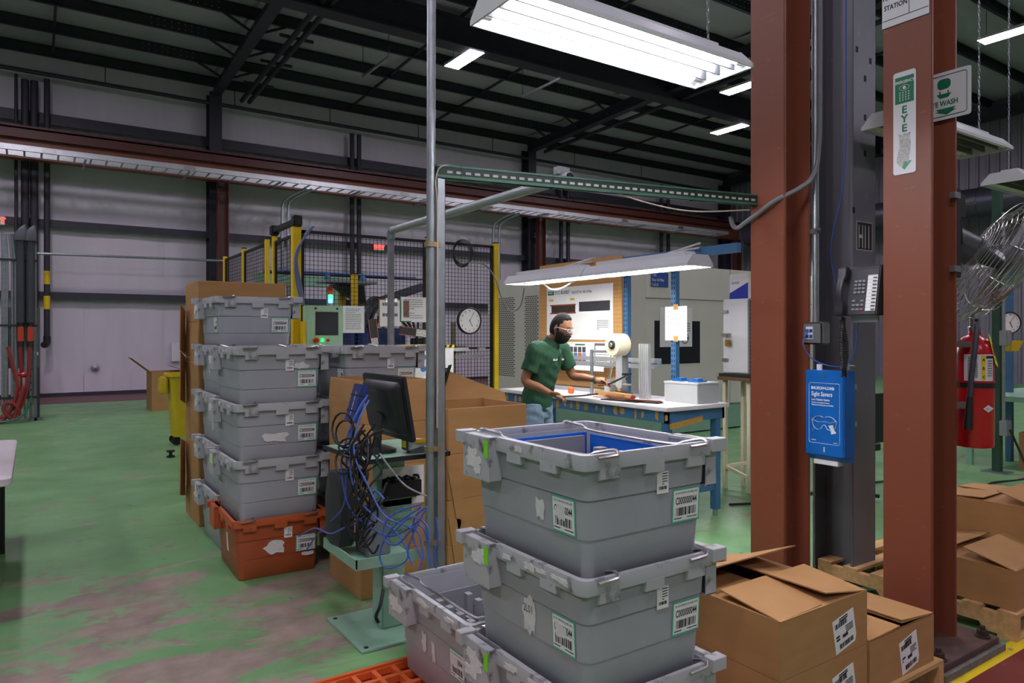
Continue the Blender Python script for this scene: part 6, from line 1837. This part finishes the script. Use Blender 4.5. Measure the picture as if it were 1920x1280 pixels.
# head
def face(d, q):
    x, y, z = q
    if d.x > 0:
        if z < -.02: y *= 1 - .20 * min(1, (-z - .02) / .09)
        # brow, eye hollows, nose, lips, chin
        x += .006 * math.exp(-((z - .022) / .014) ** 2) * max(0, 1 - (abs(y) / .055) ** 2)
        for ey in (-.032, .032): x -= .011 * math.exp(-((y - ey) / .015) ** 2 - ((z - .002) / .012) ** 2)
        x += .026 * math.exp(-(y / .013) ** 2) * math.exp(-((z + .028) / .016) ** 2) + .012 * math.exp(-(y / .010) ** 2) * math.exp(-((z + .005) / .02) ** 2)
        x += .007 * math.exp(-(y / .024) ** 2) * (math.exp(-((z + .056) / .007) ** 2) + math.exp(-((z + .071) / .008) ** 2))
        x += .010 * math.exp(-(y / .025) ** 2 - ((z + .10) / .016) ** 2)
    else:
        if z < -.03: x *= 1 - .35 * min(1, (-z - .03) / .09)
    return Vector((x, y, z))
blob(body, HC, (.098, .076, .122), HR, 48, 40, face)
for s_ in (-1, 1):
    blob(body, HC + HR @ Vector((-.012, s_ * .076, -.008)), (.019, .008, .032), HR, 10, 8)
remesh(body, 'body', .0048, m_skin, man, 2)
def H(x, y, z): return HC + HR @ Vector((x, y, z))
# hair cap and beard hug the skull
def cap(d, q):
    # keep the face clear: hair stops at the hairline
    return q
hb = B()
def hair_shell(keep, r3, n=44, m=36, f=None):
    vs = []; idx = {}; fs = []
    for j in range(m + 1):
        ph = PI * j / m - PI / 2
        for i in range(n):
            th = 2 * PI * i / n
            d = Vector((math.cos(ph) * math.cos(th), math.cos(ph) * math.sin(th), math.sin(ph)))
            q = Vector((d.x * r3[0], d.y * r3[1], d.z * r3[2]))
            inner = q * .88
            ok = keep(d, q)
            q2 = face(d, q) if f is None else f(d, q)
            vs.append(HC + HR @ (q2 if ok else inner))
    for j in range(m):
        for i in range(n):
            a = j * n + i; a2 = j * n + (i + 1) % n
            fs.append((a, a2, a2 + n, a + n))
    return B().add(vs, fs)
def bump_(q, s_): return 1 + .012 * math.sin(q.x * 210 + s_) * math.sin(q.y * 190) * math.sin(q.z * 230 + s_)
hair_shell(lambda d, q: (q.z > .092 - .25 * (abs(q.y) - .05) if q.x > .035 else (q.z > .058 if q.x > .012 else (q.z > -.035 if q.x > -.004 else q.z > -.07))) and not (abs(q.y) > .058 and -.036 < q.x < -.004 and q.z < .028), (.108, .085, .138), f=lambda d, q: q * bump_(q, 1)).build('hair', m_hair, man, True)
def bf(d, q):
    e = face(d, Vector((q.x, q.y, q.z)))
    k = 1 + .16 * max(0, min(1, (-q.z - .03) / .06))
    return Vector((e.x * (1.02 if q.x > 0 else 1) + (.008 if q.x > .03 else 0), e.y * 1.02 * k * .97, e.z * (1 + .10 * max(0, -d.z)))) * bump_(q, 2)
hair_shell(lambda d, q: q.x > -.012 and q.z < (-.040 if q.x > .06 else (-.006 if q.x < .022 else -.034)) and not (q.x > .075 and abs(q.y) < .02 and -.072 < q.z < -.058), (.103, .080, .134), f=bf).build('beard', m_hair, man, True)
B().tube([H(.098, y, -.046 - 6 * y * y) for y in (-.028, -.018, -.008, 0, .008, .018, .028)], .006, 6).build('moustache', m_hair, man, True)
for s_ in (-1, 1):
    e = B(); blob(e, H(.082, s_ * .031, .001), (.011, .011, .010), None, 10, 8)
    eo = e.build('eye', M('eye_white', 'c9c4bd', .3), man, True)
    e = B(); blob(e, H(.0905, s_ * .031, -.001), (.0045, .006, .006), None, 8, 6); e.build('iris', m_black, eo, True)
    B().tube([H(.093, s_ * .015, .021), H(.096, s_ * .03, .025), H(.083, s_ * .05, .02)], .004, 6).build('eyebrow', m_hair, man, True)
gl_ = B()
m_gl = M('clear_lens', 'dfe6ea', .08, alpha=.30)
for s_ in (-1, 1):
    ring = [H(.112 - .006 * abs(math.cos(t)) - (.016 if math.cos(t) * s_ * s_ > .3 else 0), s_ * (.034 + .027 * math.cos(t)), .001 + .017 * math.sin(t)) for t in [2 * PI * k / 16 for k in range(16)]]
    B().add(ring, [tuple(range(16))]).build('lens', m_gl, man)
    gl_.tube(ring, .0016, 5, True)
    gl_.tube(smooth_path([H(.094, s_ * .062, .008), H(.05, s_ * .083, .006), H(-.005, s_ * .086, .003), H(-.028, s_ * .083, -.014)]), .0032, 6)
gl_.tube([H(.112, -.008, .004), H(.116, 0, .006), H(.112, .008, .004)], .002, 5)
gl_.build('safety_glasses', M('glasses_frame', 'cfd6dc', .2, var=.02), man, True)

# polo shirt
sh_ = B()
limb(sh_, [(-.01, 0, .865), (0, 0, .95), (.02, 0, 1.06), (.055, 0, 1.2), (.09, 0, 1.33), (.115, 0, 1.42), (.135, 0, 1.47)], [.165, .158, .158, .166, .17, .142, .075], 22, (.80, 1.14))
for S_, E_, c0 in ((SR, ER, (.10, -.08, 1.41)), (SL, EL, (.125, .08, 1.415))):
    k = .70
    tip = tuple(S_[i] + (E_[i] - S_[i]) * k for i in range(3)); mid = tuple(S_[i] + (E_[i] - S_[i]) * .35 for i in range(3))
    limb(sh_, [c0, S_, mid, tip], [.075, .078, .074, .074], 14)
so = remesh(sh_, 'polo_shirt', .0075, m_shirt, man, 3)
for v in so.data.vertices:
    c_ = v.co
    k = math.sin(c_.z * 42 + c_.y * 30) * math.sin(c_.x * 26 + c_.z * 15 + 1.3) * .0045 + math.sin(c_.z * 75 + c_.y * 18 + 2) * .002
    v.co = c_ + Vector((c_.x - .05, c_.y, 0)).normalized() * k
cl = B()
cc = Vector((.145, 0, 1.475))
ax_ = Vector((.45, 0, .89)).normalized(); u_ = Vector((0, 1, 0)); w2 = ax_.cross(u_)
for s_ in (-1, 1):
    pts_i = []; pts_o = []
    for k in range(10):
        t0 = s_ * (.06 + k / 9 * (PI - .06)) 
        d = w2 * -math.cos(t0) + u_ * math.sin(t0)
        pts_i.append(cc + d * .063 + ax_ * .035); pts_o.append(cc + d * .088 - ax_ * (.022 if k else .035))
    vs = pts_i + pts_o + [p + ax_ * .006 for p in pts_i] + [p + ax_ * .006 for p in pts_o]
    n = 10; fs = []
    for k in range(n - 1):
        fs += [(k, k + 1, n + k + 1, n + k), (2 * n + k + 1, 2 * n + k, 3 * n + k, 3 * n + k + 1)]
    cl.add(vs, fs)
cl.build('collar', m_shirt, so, True)
def chest_frame(y, z):
    x = .055 + (z - 1.2) * .27 + .8 * .166 * math.sqrt(max(.05, 1 - (y / .19) ** 2))
    return Fr((x + .008, y, z), (y * -1.2, 1, 0), (.22, 0, 1))
for y, w_ in ((-.075, .034), (.075, .026)):
    f = chest_frame(y, 1.315)
    B().fbox(f, -w_, w_, 0, .010, .004, .0065).fbox(f, -w_, -w_ * .6, .01, .020, .004, .0065).fbox(f, w_ * .5, w_, .01, .017, .004, .0065).build('embroidery', m_swhite, so)
pl_ = B()
for k in range(6):
    f0 = chest_frame(0, 1.40 - k * .03); f1 = chest_frame(0, 1.37 - k * .03)
    pl_.add([f0.pt(-.014, 0, .002), f0.pt(.014, 0, .002), f1.pt(.014, 0, .002), f1.pt(-.014, 0, .002)], [(0, 3, 2, 1)])
pl_.build('placket', m_shirt, so)
# jeans and shoes
jn = B()
limb(jn, [(-.005, 0, .80), (0, 0, .88), (0, 0, .96), (.005, 0, 1.0)], [.145, .15, .143, .138], 20, (.82, 1.14))
for s_ in (-1, 1):
    limb(jn, [(0, s_ * .08, .92), (.01, s_ * .095, .74), (.018, s_ * .10, .50), (0, s_ * .105, .30), (-.005, s_ * .108, .075)], [.105, .098, .080, .074, .068], 14)
jo = remesh(jn, 'jeans', .008, m_jean, man, 2)
for v in jo.data.vertices:
    c_ = v.co
    v.co = c_ + Vector((c_.x, c_.y - (.1 if c_.y > 0 else -.1) * (1 if c_.z < .8 else 0), 0)) * (.035 * math.sin(c_.z * 60 + c_.y * 40) * math.sin(c_.z * 23 + 1))
for s_ in (-1, 1):
    B().loft([[Vector((.06 + x, s_ * .108 + y, z)) for x, y, _ in rrect(L, W_, .04, 0)] for z, L, W_ in ((0, .29, .10), (.025, .29, .105), (.06, .24, .095), (.10, .13, .09))]).build('shoe', m_black, man, True)
# wrist band, and the dark trims held in each hand
B().tube([Vector(WL) + Vector((-.012, .031 * math.cos(2 * PI * k / 16), .031 * math.sin(2 * PI * k / 16))) for k in range(16)], .009, 6, True).build('wrist_band', M('band_green', '2a4a36', .7), man, True)
rz = Matrix.Rotation(math.radians(-64), 3, 'Z'); base = Vector((3.80, 5.22, 0))
def wpt(x, y, z): return rz @ Vector((x, y, z)) + base
def held(name, label, pts, w_, th):
    pts = smooth_path([wpt(*p) for p in pts], 5); b = B()
    for p, q in zip(pts[:-1], pts[1:]): b.bar(p, q, w_, th)
    return tag(b.build(name, m_black, None), label, 'trim part')
held('plastic_strip', 'dark curved trim part held in the hand nearest the open cartons', [(.29, -.18, 1.005), (.38, -.12, 1.01), (.48, -.05, 1.015), (.58, .03, 1.03)], .045, .009)
held('plastic_strip', 'dark trim part held out over the bench under the film roll', [(.52, .215, 1.085), (.60, .205, 1.098), (.70, .19, 1.14), (.80, .175, 1.19)], .045, .008)
